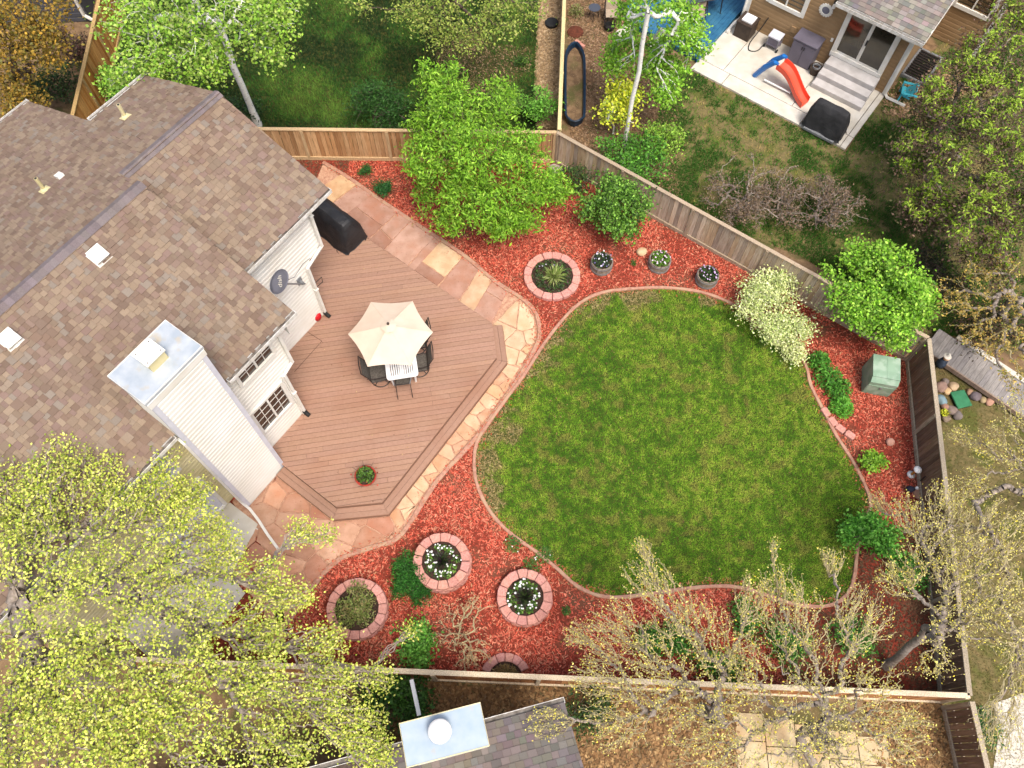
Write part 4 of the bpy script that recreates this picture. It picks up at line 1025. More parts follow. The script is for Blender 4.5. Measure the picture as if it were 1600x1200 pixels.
# ================================================================== PLANTERS
def ring(label, c, ro, ri, tiers, h, n, arc=(0, 360), name='brick_planter', skip=None, group=None):
    t = thing(name, label, 'planter', Vector((c.x, c.y, 0)), group)
    base = MB(); a0, a1 = math.radians(arc[0]), math.radians(arc[1]); da = (a1-a0)/n
    g = .006; ins = [(ri, -da/2), (ri, da/2), (ro, da/2), (ro, -da/2)]
    P = [Vector((rr*math.cos(a), rr*math.sin(a), 0)) for rr, a in ((ri+.004, -da/2*.94), (ro-.02, -da/2*.955), (ro, -da/2*.80), (ro+.006, 0), (ro, da/2*.80), (ro-.02, da/2*.955), (ri+.004, da/2*.94))]
    me = MB().prism(P, h-.004, .012).mesh('block', M_block)
    for k in range(tiers):
        for i in range(n):
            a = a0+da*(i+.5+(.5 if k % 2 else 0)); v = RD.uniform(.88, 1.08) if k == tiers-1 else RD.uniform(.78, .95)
            if arc[1]-arc[0] < 360 and k % 2 and i == n-1: continue
            Mx = Matrix.Translation((c.x+RD.uniform(-.006, .006), c.y+RD.uniform(-.006, .006), k*h-.02))@Matrix.Rotation(a+RD.uniform(-.008, .008), 4, 'Z')@Matrix.Scale(1+.02*(tiers-1-k), 4)
            link('block', me, t, Mx, (v, v*RD.uniform(.96, 1.03), v*RD.uniform(.95, 1.04), 1))
    if arc[1]-arc[0] >= 360:
        obj('soil', MB().lathe([(ri-.0, 0), (ri*.98, .0), (ri*.5, .03)], Vector((c.x, c.y, tiers*h-.09)), 24), M_soil, t)
    else:
        pts = [Vector((c.x+ri*math.cos(a0+(a1-a0)*i/12), c.y+ri*math.sin(a0+(a1-a0)*i/12), -.01)) for i in range(13)]
        obj('soil', MB().prism(pts, .06), M_soil, t)
    return t
def disc_flowers(c, r, cols, parent, nside=6):
    n = len(c); a = NR.random(n)*6.28; V = np.zeros((n, nside, 3))
    tx_ = NR.normal(0, .35, n); ty_ = NR.normal(0, .35, n); rr = r*(.75+.5*NR.random(n))
    for k in range(nside):
        b = a+2*math.pi*k/nside; q = rr*(1 if k % 2 else .86)
        V[:, k, 0] = c[:, 0]+q*np.cos(b); V[:, k, 1] = c[:, 1]+q*np.sin(b); V[:, k, 2] = c[:, 2]+q*(np.cos(b)*tx_+np.sin(b)*ty_)
    return npobj('blossom', V.reshape(-1, 3), np.arange(n*nside).reshape(-1, nside), M_flower, parent, cols=cols)
def tuft(name, label, c, r, h, nl, leaf, group=None, nf=0, fcols=None, fr=.028, spiky=False, cat='plant', stems=8):
    """a low plant: leaves through a small mound, optional blossoms on top"""
    t = thing(name, label, cat, Vector((c.x, c.y, c.z)), group)
    d = NR.normal(size=(nl, 3)); d[:, 2] = np.abs(d[:, 2]); d /= np.linalg.norm(d, axis=1, keepdims=True); q = NR.random(nl)**.4
    P = np.array([c.x, c.y, c.z])+d*np.array([r, r, h])*q[:, None]
    size, asp, cols = leaf
    if spiky:
        th = NR.random(nl)*6.28; o = np.array([c.x, c.y, c.z]); L = r*(.5+.6*NR.random(nl)); el = .25+1.0*NR.random(nl)
        dr = np.stack([np.cos(th)*np.cos(el), np.sin(th)*np.cos(el), np.sin(el)], 1); s = np.stack([-np.sin(th), np.cos(th), 0*th], 1)*(size*asp*.5)
        b = o+NR.normal(0, .03, (nl, 3))*np.array([1, 1, 0]); m_ = b+dr*(L*.6)[:, None]; e = b+dr*L[:, None]-np.array([0, 0, 1])*(L*.12)[:, None]
        V = np.stack([b-s*.5, m_-s, e, m_+s], 1)
        npobj('foliage', V.reshape(-1, 3), np.arange(nl*4).reshape(-1, 4), M_leaf, t, cols=pal(cols, nl))
    else: leafmesh(P, size, asp, pal(cols, nl), parent=t, upb=.8)
    if stems:
        th = NR.random(stems)*6.28; e = np.stack([c.x+np.cos(th)*r*.6, c.y+np.sin(th)*r*.6, np.full(stems, c.z+h*.6)], 1)
        V, F = tubes(np.repeat(np.array([[c.x, c.y, c.z-.02]]), stems, 0), e, np.full(stems, .006), np.full(stems, .003), 3); npobj('stem', V, F, M_barkd, t)
    if nf:
        th = NR.random(nf)*6.28; q = np.sqrt(NR.random(nf))*r*1.0; fcx = np.stack([c.x+np.cos(th)*q, c.y+np.sin(th)*q, np.full(nf, c.z+h*.95)+NR.random(nf)*.03], 1)
        disc_flowers(fcx, fr, pal(fcols, nf, .85, .04), t)
    return t
DG = ['#2e4a22', '#3a5a2a', '#26401e', '#47682f']; MG = ['#5c8a2a', '#6f9d33', '#4a7524', '#86ae42']; BG = ['#8ac02e', '#a0d03e', '#74a826', '#b6de54', '#669822']; OL = ['#6d7d3a', '#8c9a4c', '#57662e']
WF = ['#ffffff', '#f4f4ee', '#fbfbf6']; PU = ['#b9a3dc', '#f0ecf6', '#8c78b8', '#e9d9ee', '#cdb9e4']
r1 = at(863, 430, .1); r2 = at(690, 876, .44); r3 = at(820, 932, .30); r4 = at(557, 950, .30)
ring('single course pink brick ring planter with a pale spiky plant, by the path', r1, .85, .63, 1, .13, 16)
ring('tallest pink brick ring planter, three courses, beside the dark green shrub', r2, .715, .50, 3, .155, 15)
ring('two course pink brick ring planter nearest the lawn kerb', r3, .69, .47, 2, .155, 15)
ring('pink brick ring planter half hidden under the big tree', r4, .745, .54, 2, .155, 16)
r5 = at(790, 1062, .05)
ring('half ring of pink bricks against the bottom fence', r5, .62, .42, 1, .12, 6, (25, 160))
def fill(c, z, R_, n, nf, lab, group, seed, nm='pansy_plant', fc=WF, rr=.14):
    g = np.random.default_rng(seed)
    for i in range(n):
        a = 2*math.pi*(i+.35*g.random())/n; q = Vector((c.x+math.cos(a)*R_*(.75+.35*g.random()), c.y+math.sin(a)*R_*(.9+.15*g.random()), z))
        tuft(nm, lab, q, rr*(.6+.6*g.random()), .12, int(28+40*g.random()), (.07, .55, MG+['#8fb75a']+DG), group, int(nf*(.4+1.1*g.random())), fc, .026)
fill(r2, .40, .34, 10, 5, 'white flowering pansy plant in the tallest brick ring', 'white pansies in the tallest ring', 1)
fill(r3, .24, .33, 9, 6, 'white flowering pansy plant in the brick ring nearest the lawn', 'white pansies in the ring by the lawn', 2)
for c, z, lab in ((r2, .40, 'dark spiky leaved plant in the middle of the tallest brick ring'), (r3, .24, 'dark spiky leaved plant in the middle of the brick ring nearest the lawn')):
    tuft('dracaena_plant', lab, Vector((c.x, c.y, z)), .34, .3, 150, (.05, .5, ['#1f2a16', '#2b3a1c', '#3a2530', '#2e3320', '#46602a']), None, 0, spiky=True)
tuft('spiky_plant', 'pale green spiky plant in the middle of the single course brick ring', Vector((r1.x+.05, r1.y-.03, .05)), .42, .36, 240, (.05, .6, ['#a5b266', '#8ba04e', '#c3c98a', '#77923f']), None, 0, spiky=True)
for i in range(9):
    a = i*.7+.3; tuft('seedling', 'small dark leafy seedling in the single course brick ring', Vector((r1.x+math.cos(a)*.43, r1.y+math.sin(a)*.43, .05)), .18, .14, 90, (.08, .5, DG+['#6b4a4a', '#5f7d3a']), 'seedlings in the single course ring', 2 if i in (2, 3) else 0, PU, .02)
for i in range(8):
    a = i*.8; q = .34*(i % 3)/2+.1; tuft('ground_cover_plant', 'scruffy olive green plant in the brick ring under the big tree', Vector((r4.x+math.cos(a)*q, r4.y+math.sin(a)*q, .22)), .30, .3, 220, (.08, .4, OL+['#9d8a5a', '#b0aa70', '#8aa04a']), 'scruffy plants in the ring under the tree', 0)
# barrels
def barrel(c, label, lab2, fcols, lf):
    t = thing('half_barrel', label, 'planter', Vector((c.x, c.y, 0)))
    n = 14; R_ = .33; hh = .36
    P = [Vector((rr*math.cos(a), rr*math.sin(a), 0)) for rr, a in ((R_*.90, -math.pi/n*.96), (R_, -math.pi/n*.97), (R_, math.pi/n*.97), (R_*.90, math.pi/n*.96))]
    me = MB().prism(P, hh, .006).mesh('stave', M_wood)
    for k in range(n):
        v = RD.uniform(.8, 1.1); link('stave', me, t, Matrix.Translation((c.x, c.y, -.01))@Matrix.Rotation(2*math.pi*k/n, 4, 'Z'), (v, v, v, 1))
    for z in (.06, .27): obj('hoop', MB().lathe([(R_*.99, 0), (R_*1.025, 0), (R_*1.025, .035), (R_*.99, .035)], Vector((c.x, c.y, z)), 28, False, False), M_galvd, t)
    obj('soil', MB().lathe([(R_*.9, 0), (R_*.5, .02)], Vector((c.x, c.y, hh-.05)), 20), M_soil, t)
    for i in range(7):
        a = i*2*math.pi/6+RD.random()*.5; q = .20 if i < 6 else 0
        tuft('pansy_plant', lab2, Vector((c.x+q*math.cos(a), c.y+q*math.sin(a), hh-.03)), .12, .12, 70, (.06, .55, lf), 'pansies: '+lab2, 4 if i < 6 else 0, fcols, .026)
b1, b2, b3 = at(941, 407, .36), at(1032, 404, .36), at(1107, 428, .36)
barrel(b1, 'weathered half barrel nearest the round green shrub, with lilac and white flowers', 'lilac and white pansy plant in the barrel by the round green shrub', ['#d9cdee', '#ffffff', '#8f7fc0'], DG+['#3b3a4a'])
barrel(b2, 'weathered half barrel right of the pale boulder, with green plants and pink flowers', 'leafy pink pansy plant in the barrel right of the boulder', ['#f4e6f2', '#e6c3e0'], MG)
barrel(b3, 'weathered half barrel nearest the variegated shrub, with lilac flowers', 'lilac pansy plant in the barrel nearest the variegated shrub', ['#c9a8e0', '#ecd6f2'], DG)
# red pot on the deck
p = at(574, 750, DZ)
rp = thing('potted_plant', 'bushy green plant in a red glazed pot on the deck', 'potted plant', p)
obj('pot', MB().lathe([(.17, 0), (.22, .18), (.27, .30), (.285, .32), (.285, .35), (.25, .35), (.24, .30)], p, 26, True, False), M_terra, rp, smooth=False)
obj('soil', MB().lathe([(.245, 0), (.1, .01)], p+Vector((0, 0, .30)), 20), M_soil, rp)
n = 420; d = NR.normal(size=(n, 3)); d[:, 2] = abs(d[:, 2]); d /= np.linalg.norm(d, axis=1, keepdims=True)
leafmesh(np.array(V3(p, DZ+.30))+d*np.array([.24, .24, .42])*(NR.random(n)**.5)[:, None], .075, .5, pal(DG+MG+['#4a3a30'], n), parent=rp)
leafmesh(np.array(V3(p, DZ+.33))+NR.normal(size=(22, 3))*np.array([.12, .12, .1]), .06, .8, pal(['#b03a3a', '#c85a4a'], 22), parent=rp, name='blossom')
pts0 = []; pts1 = []
for k in range(7): a = k*.9; pts0.append(V3(p, DZ+.3)); pts1.append((p.x+math.cos(a)*.36, p.y+math.sin(a)*.36, DZ+.35+.3*RD.random()))
V, F = tubes(pts0, pts1, np.full(7, .008), np.full(7, .004), 4); npobj('stem', V, F, M_barkd, rp)

# boulders and edging blocks
def boulder(c, r, hexc, label, flat=.6, group=None, name='boulder', cat='rock', seed=0):
    g = random.Random(seed); bm_v = []; vs = [(0, 0, 1)]; fs = []
    nr, ns = 4, 9
    for i in range(1, nr):
        ph = math.pi*i/nr
        for k in range(ns): a = 2*math.pi*k/ns+i*.3; q = 1+g.uniform(-.20, .20); vs.append((math.sin(ph)*math.cos(a)*q, math.sin(ph)*math.sin(a)*q*.85, math.cos(ph)*q))
    vs.append((0, 0, -1)); 
    for k in range(ns): fs.append((0, 1+k, 1+(k+1) % ns)); fs.append((len(vs)-1, 1+(nr-2)*ns+(k+1) % ns, 1+(nr-2)*ns+k))
    for i in range(nr-2):
        for k in range(ns): a = 1+i*ns+k; b = 1+i*ns+(k+1) % ns; fs.append((a, a+ns, b+ns, b))
    Mx = Matrix.Translation((c.x, c.y, r*flat*.45))@Matrix.Rotation(g.random()*6.28, 4, 'Z')@Matrix.Diagonal((r, r, r*flat, 1))
    o = link(name, MB().add(vs, fs).mesh(name, M_rock), None, Mx, (*C(hexc, .8), 1))
    b = o.modifiers.new('b', 'SUBSURF'); b.levels = 1; b.render_levels = 2
    return tag(o, label, cat, group)
boulder(at(1003, 395), .20, '#e6c8a0', 'pale tan heart shaped boulder between the two barrels', .5, seed=2)
boulder(at(868, 268), .30, '#b9aea6', 'grey boulder at the fence corner behind the bright green tree', .6, seed=3)
boulder(at(1391, 691), .16, '#dba792', 'small pink rock in the mulch near the right fence', .5, seed=4)
boulder(at(757, 1018), .09, '#c98f7e', 'tiny pink stone beside the bare twiggy bush', .6, seed=5)
for i, (x, y) in enumerate(((1289, 645), (1300, 660), (1312, 671), (1327, 681))):
    a, b = at(x, y), at(x+9, y+10); c = at(x, y)
    g_ = at(1300, 661)-at(1288, 646) if i < 2 else at(1329, 683)-at(1312, 670)
    o = link('edging_block', MB().prism([Vector((-.13, -.09, 0)), Vector((.13, -.09, 0)), Vector((.14, .02, 0)), Vector((.11, .10, 0)), Vector((-.11, .10, 0)), Vector((-.14, .02, 0))], .10, .012).mesh('edging_block', M_block), None, Matrix.Translation((c.x, c.y, -.01))@Matrix.Rotation(math.atan2(g_.y, g_.x)+RD.uniform(-.1, .1), 4, 'Z'), (.97, .97, .97, 1))
    tag(o, ['topmost', 'second from top', 'third from top', 'lowest'][i]+' of the four loose pink blocks lining the lawn kerb', 'edging block', 'pink blocks by the right lawn kerb')

for i in range(5):
    a = math.radians(45+24*i); tuft('dry_plant', 'dry brown plant remains in the half brick ring', Vector((r5.x+.22*math.cos(a), r5.y+.22*math.sin(a), .05)), .17, .10, 110, (.07, .3, ['#9a7a4c', '#b8985e', '#7c6038', '#8f8448']), 'dry plants in the half ring', 0)
# ================================================================== FENCES
PM = MB().box((0, 0, .5), (.129, .018, 1)).mesh('picket', M_fence)
def fence(label, A, B, h, cols, rail, inner=1, sp=2.4, kick=True, sh=.139, name='wood_fence', vary=.014, face=1):
    t = thing(name, label, 'fence', A.copy()); L = (B-A).length; u = (B-A).normalized(); nrm = Vector((-u.y, u.x, 0))*inner; a = math.atan2(u.y, u.x)
    n = int(L/sh)
    for i in range(n):
        p = A+u*(sh*(i+.5)); hh = h-.05+RD.uniform(-vary, vary); c = C(RD.choice(cols), .8); v = RD.uniform(.82, 1.12)
        Mx = Matrix.Translation((p.x+nrm.x*.012, p.y+nrm.y*.012, .01))@Matrix.Rotation(a+RD.uniform(-.03, .03), 4, 'Z')@Matrix.Rotation(RD.uniform(-.006, .006), 4, 'Y')@Matrix.Diagonal((1, 1, hh, 1))
        link('picket', PM, t, Mx, (*[x*v for x in c], 1))
    rc = C(rail, .8)
    def rail_(nm, z, w, hh, off):
        k = max(1, int(round(L/4.8)))
        for j in range(k):
            q0, q1 = A+u*(L*j/k+.003), A+u*(L*(j+1)/k-.003); c = (q0+q1)/2+nrm*off; v = RD.uniform(.9, 1.08)
            link(nm, MB().box((0, 0, 0), ((q1-q0).length, w, hh)).mesh(nm, M_fence), t, Matrix.Translation((c.x, c.y, z))@Matrix.Rotation(a, 4, 'Z'), (*[x*v for x in rc], 1))
    rail_('top_rail', h-.02, .115, .036, 0); rail_('back_rail', h*.72, .04, .085, -.032); rail_('back_rail', h*.25, .04, .085, -.032)
    if kick: rail_('kick_board', .06, .04, .14, .045)
    m = int(round(L/sp))
    for j in range(m+1):
        p = A+u*min(max(L*j/m, .05), L-.05)+nrm*face*(.045 if j % 2 == 0 else .05); v = RD.uniform(.85, 1.05)
        link('post', MB().box((0, 0, h/2-.02), (.092, .05, h-.04)).mesh('post', M_fence), t, Matrix.Translation((p.x, p.y, 0))@Matrix.Rotation(a, 4, 'Z'), (*[x*v for x in rc], 1))
    return t
FB = ['#c9a074', '#bd9266', '#d3ac80', '#b4875c', '#c2996e']; FD = ['#c8baa8', '#b8aa98', '#d2c2ac', '#a99c8e', '#d8c6aa', '#bfaa8c']; FR = ['#8a7260', '#7a6455', '#967d68', '#836a58']; FO = ['#c08a48', '#b67e3e', '#cc9955', '#a8702f']; FO2 = ['#c08552', '#b2764a', '#cb9460']
fence('tan cedar fence along the back of the yard behind the bright green tree', C0+Vector((-1.5, 0, 0)), C1, FH, FB, '#d0b48c', -1)
fence('weathered grey brown fence running diagonally behind the three barrels', C1, C2, FH, FD, '#b5a48e', -1)
fence('dark grey fence down the right side of the yard below the boardwalk', C2, C3, FH, FR, '#b3a793', -1)
fence('short continuation of the right fence below the bottom corner', C3+Vector((.02, -.12, 0)), C3+Vector((.10, -3.4, 0)), FH, FR, '#b3a793', -1)
fence('tan fence along the bottom of the yard above the metal chimney cap', C3, C5, FH, FO2, '#e2d2b6', 1, face=1)
fence('pale narrow fence between the two yards behind, seen nearly edge on', C1+Vector((.08, .1, 0)), at(880, 0, FH)*1.0+Vector((.2, 4, -FH)), FH, ['#c6b384', '#d2c293', '#b7a274'], '#dccb98', -1)
la, lb = at(112, 182, 1.6), at(156, -10, 1.6); la.z = lb.z = 0
fence('orange stained cedar fence left of the house roof', la+(la-lb).normalized()*3, lb+(lb-la).normalized()*3, 1.6, FO, '#b79a68', -1)
# brace board against the right fence
q0, q1 = at(1452, 800, .1), at(1474, 785, .95)
tag(obj('yellow_board', MB().tube([q0, q1], .05, 4), M_yellow), 'yellow board leaning on the dark right fence', 'board')

# ================================================================== THINGS IN THE BEDS
# utility box
ub = [at(x, y, .82) for x, y in ((1367, 552), (1407, 561), (1405, 601), (1363, 595))]
uc = sum(ub, Vector())/4; ux = ((ub[1]-ub[0])+(ub[2]-ub[3])).normalized(); ux.z = 0; ua = math.atan2(ux.y, ux.x)
UM = Matrix.Translation((uc.x, uc.y, 0))@Matrix.Rotation(ua, 4, 'Z')
ut = thing('utility_box', 'pale green metal utility transformer box in the mulch by the right fence', 'utility box', (uc.x, uc.y, 0))
hw, hd, hh = .37, .40, .82
obj('plinth', MB(UM).box((0, 0, .02), (.72, .78, .10)), M_util, ut)
obj('cabinet', MB(UM).add([(-hw, -hd, .06), (hw, -hd, .06), (hw, hd, .06), (-hw, hd, .06), (-hw, -hd, hh-.14), (hw, -hd, hh-.14), (hw, hd, hh), (-hw, hd, hh), (-hw, -hd+.12, hh), (hw, -hd+.12, hh)],
    [(0, 1, 5, 4), (4, 5, 9, 8), (8, 9, 6, 7), (1, 2, 6, 9, 5), (2, 3, 7, 6), (3, 0, 4, 8, 7)]), M_util, ut)
obj('lid', MB(UM).box((-.185, .06, hh+.008), (.375, .70, .02)).box((.188, .06, hh+.008), (.362, .70, .02)), M_util, ut)
obj('hasp', MB(UM).box((0, -hd-.01, .42), (.06, .03, .10)), M_galvd, ut)
obj('kick_panel', MB(UM).box((0, -hd-.004, .30), (.70, .012, .44)), M_util, ut)
# garden ornaments
p = at(1423, 742); orn = thing('solar_light', 'white mushroom shaped garden light by the right fence', 'garden light', p)
for nm, off, r, z in (('lamp_cap', 0, .105, .42),):
    obj('stem', MB().tube([p, p+Vector((0, 0, .42))], .035, 8), M_yellow, orn)
    obj('lamp_cap', MB().lathe([(.02, .36), (.10, .40), (.108, .43), (.08, .46), (.02, .475)], p, 16), M_plw, orn, smooth=True)
    obj('base_disc', MB().lathe([(.10, 0), (.11, .03), (.05, .06)], p, 16), M_plw, orn, smooth=True)
p = at(1418, 768); brd = thing('bird_ornament', 'dark bird ornament on a stake next to the white garden light', 'garden ornament', p)
obj('body', MB().tube([p+Vector((-.11, 0, .13)), p+Vector((-.08, 0, .17)), p+Vector((.0, 0, .20)), p+Vector((.09, .01, .21)), p+Vector((.12, .01, .23))], [.02, .08, .095, .05, .02], 10), mat('navy_metal', C('#26283a')), brd, smooth=True)
obj('head', MB().lathe([(.01, -.05), (.045, -.02), (.045, .02), (.01, .05)], p+Vector((.14, .015, .26)), 10), M_plw, brd, smooth=True)
obj('beak', MB().tube([p+Vector((.17, .02, .26)), p+Vector((.24, .03, .25))], [.015, .003], 6), M_rubber, brd)
obj('stake', MB().tube([p+Vector((0, 0, -.02)), p+Vector((0, 0, .14))], .012, 6), M_blackm, brd)
p = at(1435, 772); tag(obj('stepping_disc', MB().lathe([(.14, -.02), (.145, .02), (.13, .05), (.02, .055)], p, 18, True, True), M_kerb), 'round pinkish stone disc beside the bird ornament', 'stepping stone')
a, b = at(1436, 753, .05), at(1446, 744, .5); tag(obj('garden_stake', MB().tube([a, b], .014, 6), M_blackm), 'thin black stake poking up against the right fence near the bird ornament', 'garden stake')
a, b = at(1394, 784, .02), at(1402, 777, .10); tag(obj('soaker_hose', MB().tube([a, (a+b)/2+Vector((0, 0, .03)), b], .02, 6), M_rubber), 'short black hose stub in the mulch by the lawn kerb', 'hose')

# ================================================================== BOARDWALK NEXT DOOR (right)
bw = thing('boardwalk', 'grey weathered plank walkway beyond the corner of the right fence', 'boardwalk', at(1520, 590))
w0, w1 = at(1458, 556, .2), at(1605, 655, .2); w0b = at(1470, 532, .2); wu = (w1-w0).normalized(); wv = Vector((-wu.y, wu.x, 0)); wa = math.atan2(wu.y, wu.x)
WW = abs((at(1490, 535, .2)-w0).dot(wv))+.12
bm_ = MB().box((0, 0, 0), (.138, 1, .035)).mesh('plank', M_greywood)
for i in range(34):
    v = RD.uniform(.82, 1.08); wd = WW; c = w0+wu*(.144*i-.25)+wv*(wd/2)
    link('plank', bm_, bw, Matrix.Translation((c.x, c.y, .19))@Matrix.Rotation(wa+RD.uniform(-.004, .004), 4, 'Z')@Matrix.Diagonal((1, wd, 1, 1)), (v, v, v*RD.uniform(.98, 1.03), 1))
obj('edge_board', MB().box(w0+wu*2.1-wv*.02+Vector((0, 0, -.03)), (5.0, .04, .16), wa), M_fence, bw, color=(*C('#a08c7c'), 1))
obj('white_edging', MB().box(w0+wu*2.3+wv*(WW+.10)+Vector((0, 0, -.02)), (4.2, .16, .14), wa), M_conc, bw)
p = at(1499, 626); gl = thing('green_lid', 'square green plastic utility lid among the rocks below the boardwalk', 'utility lid', p)
GMx = Matrix.Translation((p.x, p.y, 0))@Matrix.Rotation(math.radians(12), 4, 'Z')
obj('lid', MB(GMx).prism([Vector((-.22, -.26, .08)), Vector((.22, -.24, .08)), Vector((.20, .26, .08)), Vector((-.22, .26, .08))], .05, .015), M_greenlid, gl)
obj('box', MB(GMx).box((0, 0, .03), (.40, .46, .12)), M_rubber, gl)
for i, (x, y, r, c_, lab) in enumerate(((1469, 606, .22, '#a08578', 'reddish brown rock against the fence at the top of the rock pile'), (1476, 597, .14, '#8d8078', 'small grey rock touching the boardwalk edge'), (1488, 605, .19, '#d3b894', 'cream flat rock above the green lid'), (1478, 612, .17, '#d9b98c', 'tan yellow rock left of the cream flat rock'), (1470, 626, .19, '#7f98a0', 'blue grey rock left of the green lid'), (1476, 637, .15, '#a5806e', 'pinkish brown rock under the blue grey rock'), (1486, 642, .19, '#8f7f76', 'brown rock at the lower left of the green lid'), (1495, 650, .18, '#7d7470', 'dark grey rock below the green lid'), (1522, 620, .21, '#7a6f72', 'dark purplish rock right of the green lid'), (1514, 613, .13, '#b39074', 'tan rock at the top right corner of the green lid'), (1535, 625, .13, '#b8a680', 'mossy tan rock right of the dark purplish rock'), (1545, 629, .16, '#c59a84', 'pink rock at the right end of the rock pile'), (1477, 655, .16, '#90806e', 'brown rock under the small yellow weed'))):
    boulder(at(x, y), r, c_, lab, .6, 'rocks below the boardwalk', 'rock', seed=20+i)
tuft('yellow_weed', 'small bright yellow green weed among the rocks by the fence', at(1476, 646, .1), .13, .12, 60, (.09, .5, ['#d3d83a', '#b9cc2e', '#e6e24a']), None, 0)
p = at(1468, 570, .2); gn = thing('garden_figure', 'small dark garden figure with a pale face at the start of the boardwalk', 'garden figure', p)
obj('body', MB().lathe([(.13, 0), (.14, .12), (.10, .30), (.05, .36)], p, 14), mat('slate_cloth', C('#3c4a5c'), C('#2a303c'), 9), gn, smooth=True)
obj('head', MB().lathe([(.02, .34), (.08, .38), (.09, .45), (.06, .51), (.02, .53)], p, 14), mat('terracotta_pale', C('#d9b08c')), gn, smooth=True)
obj('hat', MB().lathe([(.11, .49), (.06, .53), (.02, .62)], p+Vector((0, .02, 0)), 12), M_conc, gn)

# ================================================================== HOUSE NEXT DOOR (upper right)
_tn = math.radians(-36); NU = Vector((math.cos(_tn), math.sin(_tn), 0)); NVV = Vector((-NU.y, NU.x, 0)); NP0 = at(1320, 234); NP0.z = 0
def npt(u, v, z=0): return NP0+NU*u+NVV*v+Vector((0, 0, z))
patio_n = thing('concrete_patio', 'pale concrete patio slab with scored joints behind the tan house', 'patio', npt(-3, 1.5))
for (u0, u1, v0, v1) in ((-5.93, -4.72, 0, .58), (-4.70, -1.72, 0, .58), (-1.70, -.20, 0, .58), (-.18, 0, 0, .58), (-5.93, -5.0, .60, 3.0), (-4.98, -2.32, .60, 3.0), (-2.30, -.20, .60, 3.0), (-.18, 0, .60, 3.0)):
    obj('slab', MB().prism([npt(u0, v0, -.05), npt(u1, v0, -.05), npt(u1, v1, -.05), npt(u0, v1, -.05)], .09, .006), M_conc, patio_n)
nh = thing('neighbour_house', 'tan sided neighbouring house with a sliding glass door and grey shingle porch roof', 'house', npt(-2, 5))
NIN = -NVV
mb = MB(); siding(mb, npt(0, 3.0), NU, NIN, 0, 5.2, lambda z: (-5.62, 0.0 if z < 2.66 else -2.70), .16); obj('wall', mb, M_tan, nh)
mb = MB(); siding(mb, npt(0, 6.6), NU, NIN, 0, 5.2, lambda z: (-.02, 1.7), .16); obj('wall', mb, M_tan, nh)
obj('wall', MB().poly([npt(0, 3.0), npt(0, 6.6), npt(0, 6.6, 3.6), npt(0, 3.0, 2.7)]).poly([npt(-5.62, 3.0), npt(-5.62, 9), npt(-5.62, 9, 5.2), npt(-5.62, 3.0, 5.2)]).poly([npt(1.7, 6.6), npt(1.7, 10), npt(1.7, 10, 5.2), npt(1.7, 6.6, 5.2)]).poly([npt(-5.62, 9), npt(1.7, 9), npt(1.7, 9, 5.2), npt(-5.62, 9, 5.2)]), M_tan, nh)
for u_, v_, z_, w_ in ((-.05, 2.96, 1.3, .14), (-5.58, 2.96, 2.6, .12), (1.66, 6.56, 2.6, .16)): obj('corner_trim', MB().box(npt(u_, v_, z_), (w_, .06, z_*2), _tn), M_white, nh)
# main roof, beyond the frame
obj('roof', MB().add([npt(-6, 2.5, 5.1), npt(-2.9, 2.5, 5.1), npt(-2.9, 6.3, 6.7), npt(-6, 6.3, 6.7), npt(-2.9, 9.5, 5.2), npt(-6, 9.5, 5.2), npt(2, 6.3, 5.1), npt(2, 8, 5.8), npt(-2.9, 8, 5.8), npt(2, 9.5, 5.2)], [(0, 1, 2, 3), (3, 2, 4, 5)]), M_felt, nh)
# porch roof over the door
pf = lambda v: 2.72+.38*(v-2.62)
pr = obj('porch_roof', MB().add([npt(-2.66, 2.62, 2.70), npt(.30, 2.62, 2.70), npt(.30, 6.6, pf(6.6)-.02), npt(-2.66, 6.6, pf(6.6)-.02)], [(0, 1, 2, 3)]), M_felt, nh)
s_ = (NVV+Vector((0, 0, .38))).normalized(); n_ = NU.cross(s_); GC = ['#a39d98', '#948e8a', '#aea8a1', '#8a8581', '#9d958e', '#b5aea6']
k_ = 0; r = 0
nsme = sme.copy(); nsme.materials.clear(); nsme.materials.append(M_shA)
V, F, CC = [], [], []
while r*.15 < 4.2:
    u = -2.68-RD.random()*.2; v0 = 2.6+r*.15/math.sqrt(1+.38**2)
    while u < .32:
        w = RD.choice((.14, .17, .2, .24)); x0, x1 = max(u, -2.68), min(u+w, .32); u += w
        if x1-x0 < .03: continue
        p = npt(x0, v0, pf(v0)); th = .012+RD.uniform(0, .004); l = .168
        Mx = Matrix(((NU.x*(x1-x0-.004), s_.x*l, n_.x*th, p.x), (NU.y*(x1-x0-.004), s_.y*l, n_.y*th, p.y), (NU.z, s_.z*l, n_.z*th, p.z), (0, 0, 0, 1)))
        c = [x*RD.uniform(.9, 1.1) for x in C(RD.choice(GC), .62)]
        if k_ < 300: link('shingle', nsme, pr, Mx, (*c, 1)); k_ += 1
        else:
            q = len(V); V += [tuple(Mx@v) for v in UN]; F += [tuple(j+q for j in f) for f in UF]; CC += [c]*4
    r += 1
if V: npobj('shingle_courses', V, F, M_shB, pr, cols=CC)['kind'] = 'stuff'
gutter(-2.7, .32, 2.60, 2.70, -1, nh, npt)
obj('fascia_board', MB().box(npt(-1.18, 2.66, 2.60), (2.96, .03, .20), _tn).box(npt(.31, 4.6, 3.35), (.03, 4.2, .20), 0, Matrix.Rotation(_tn, 3, 'Z')@Matrix.Rotation(math.atan(.38), 3, 'X')), M_white, nh)
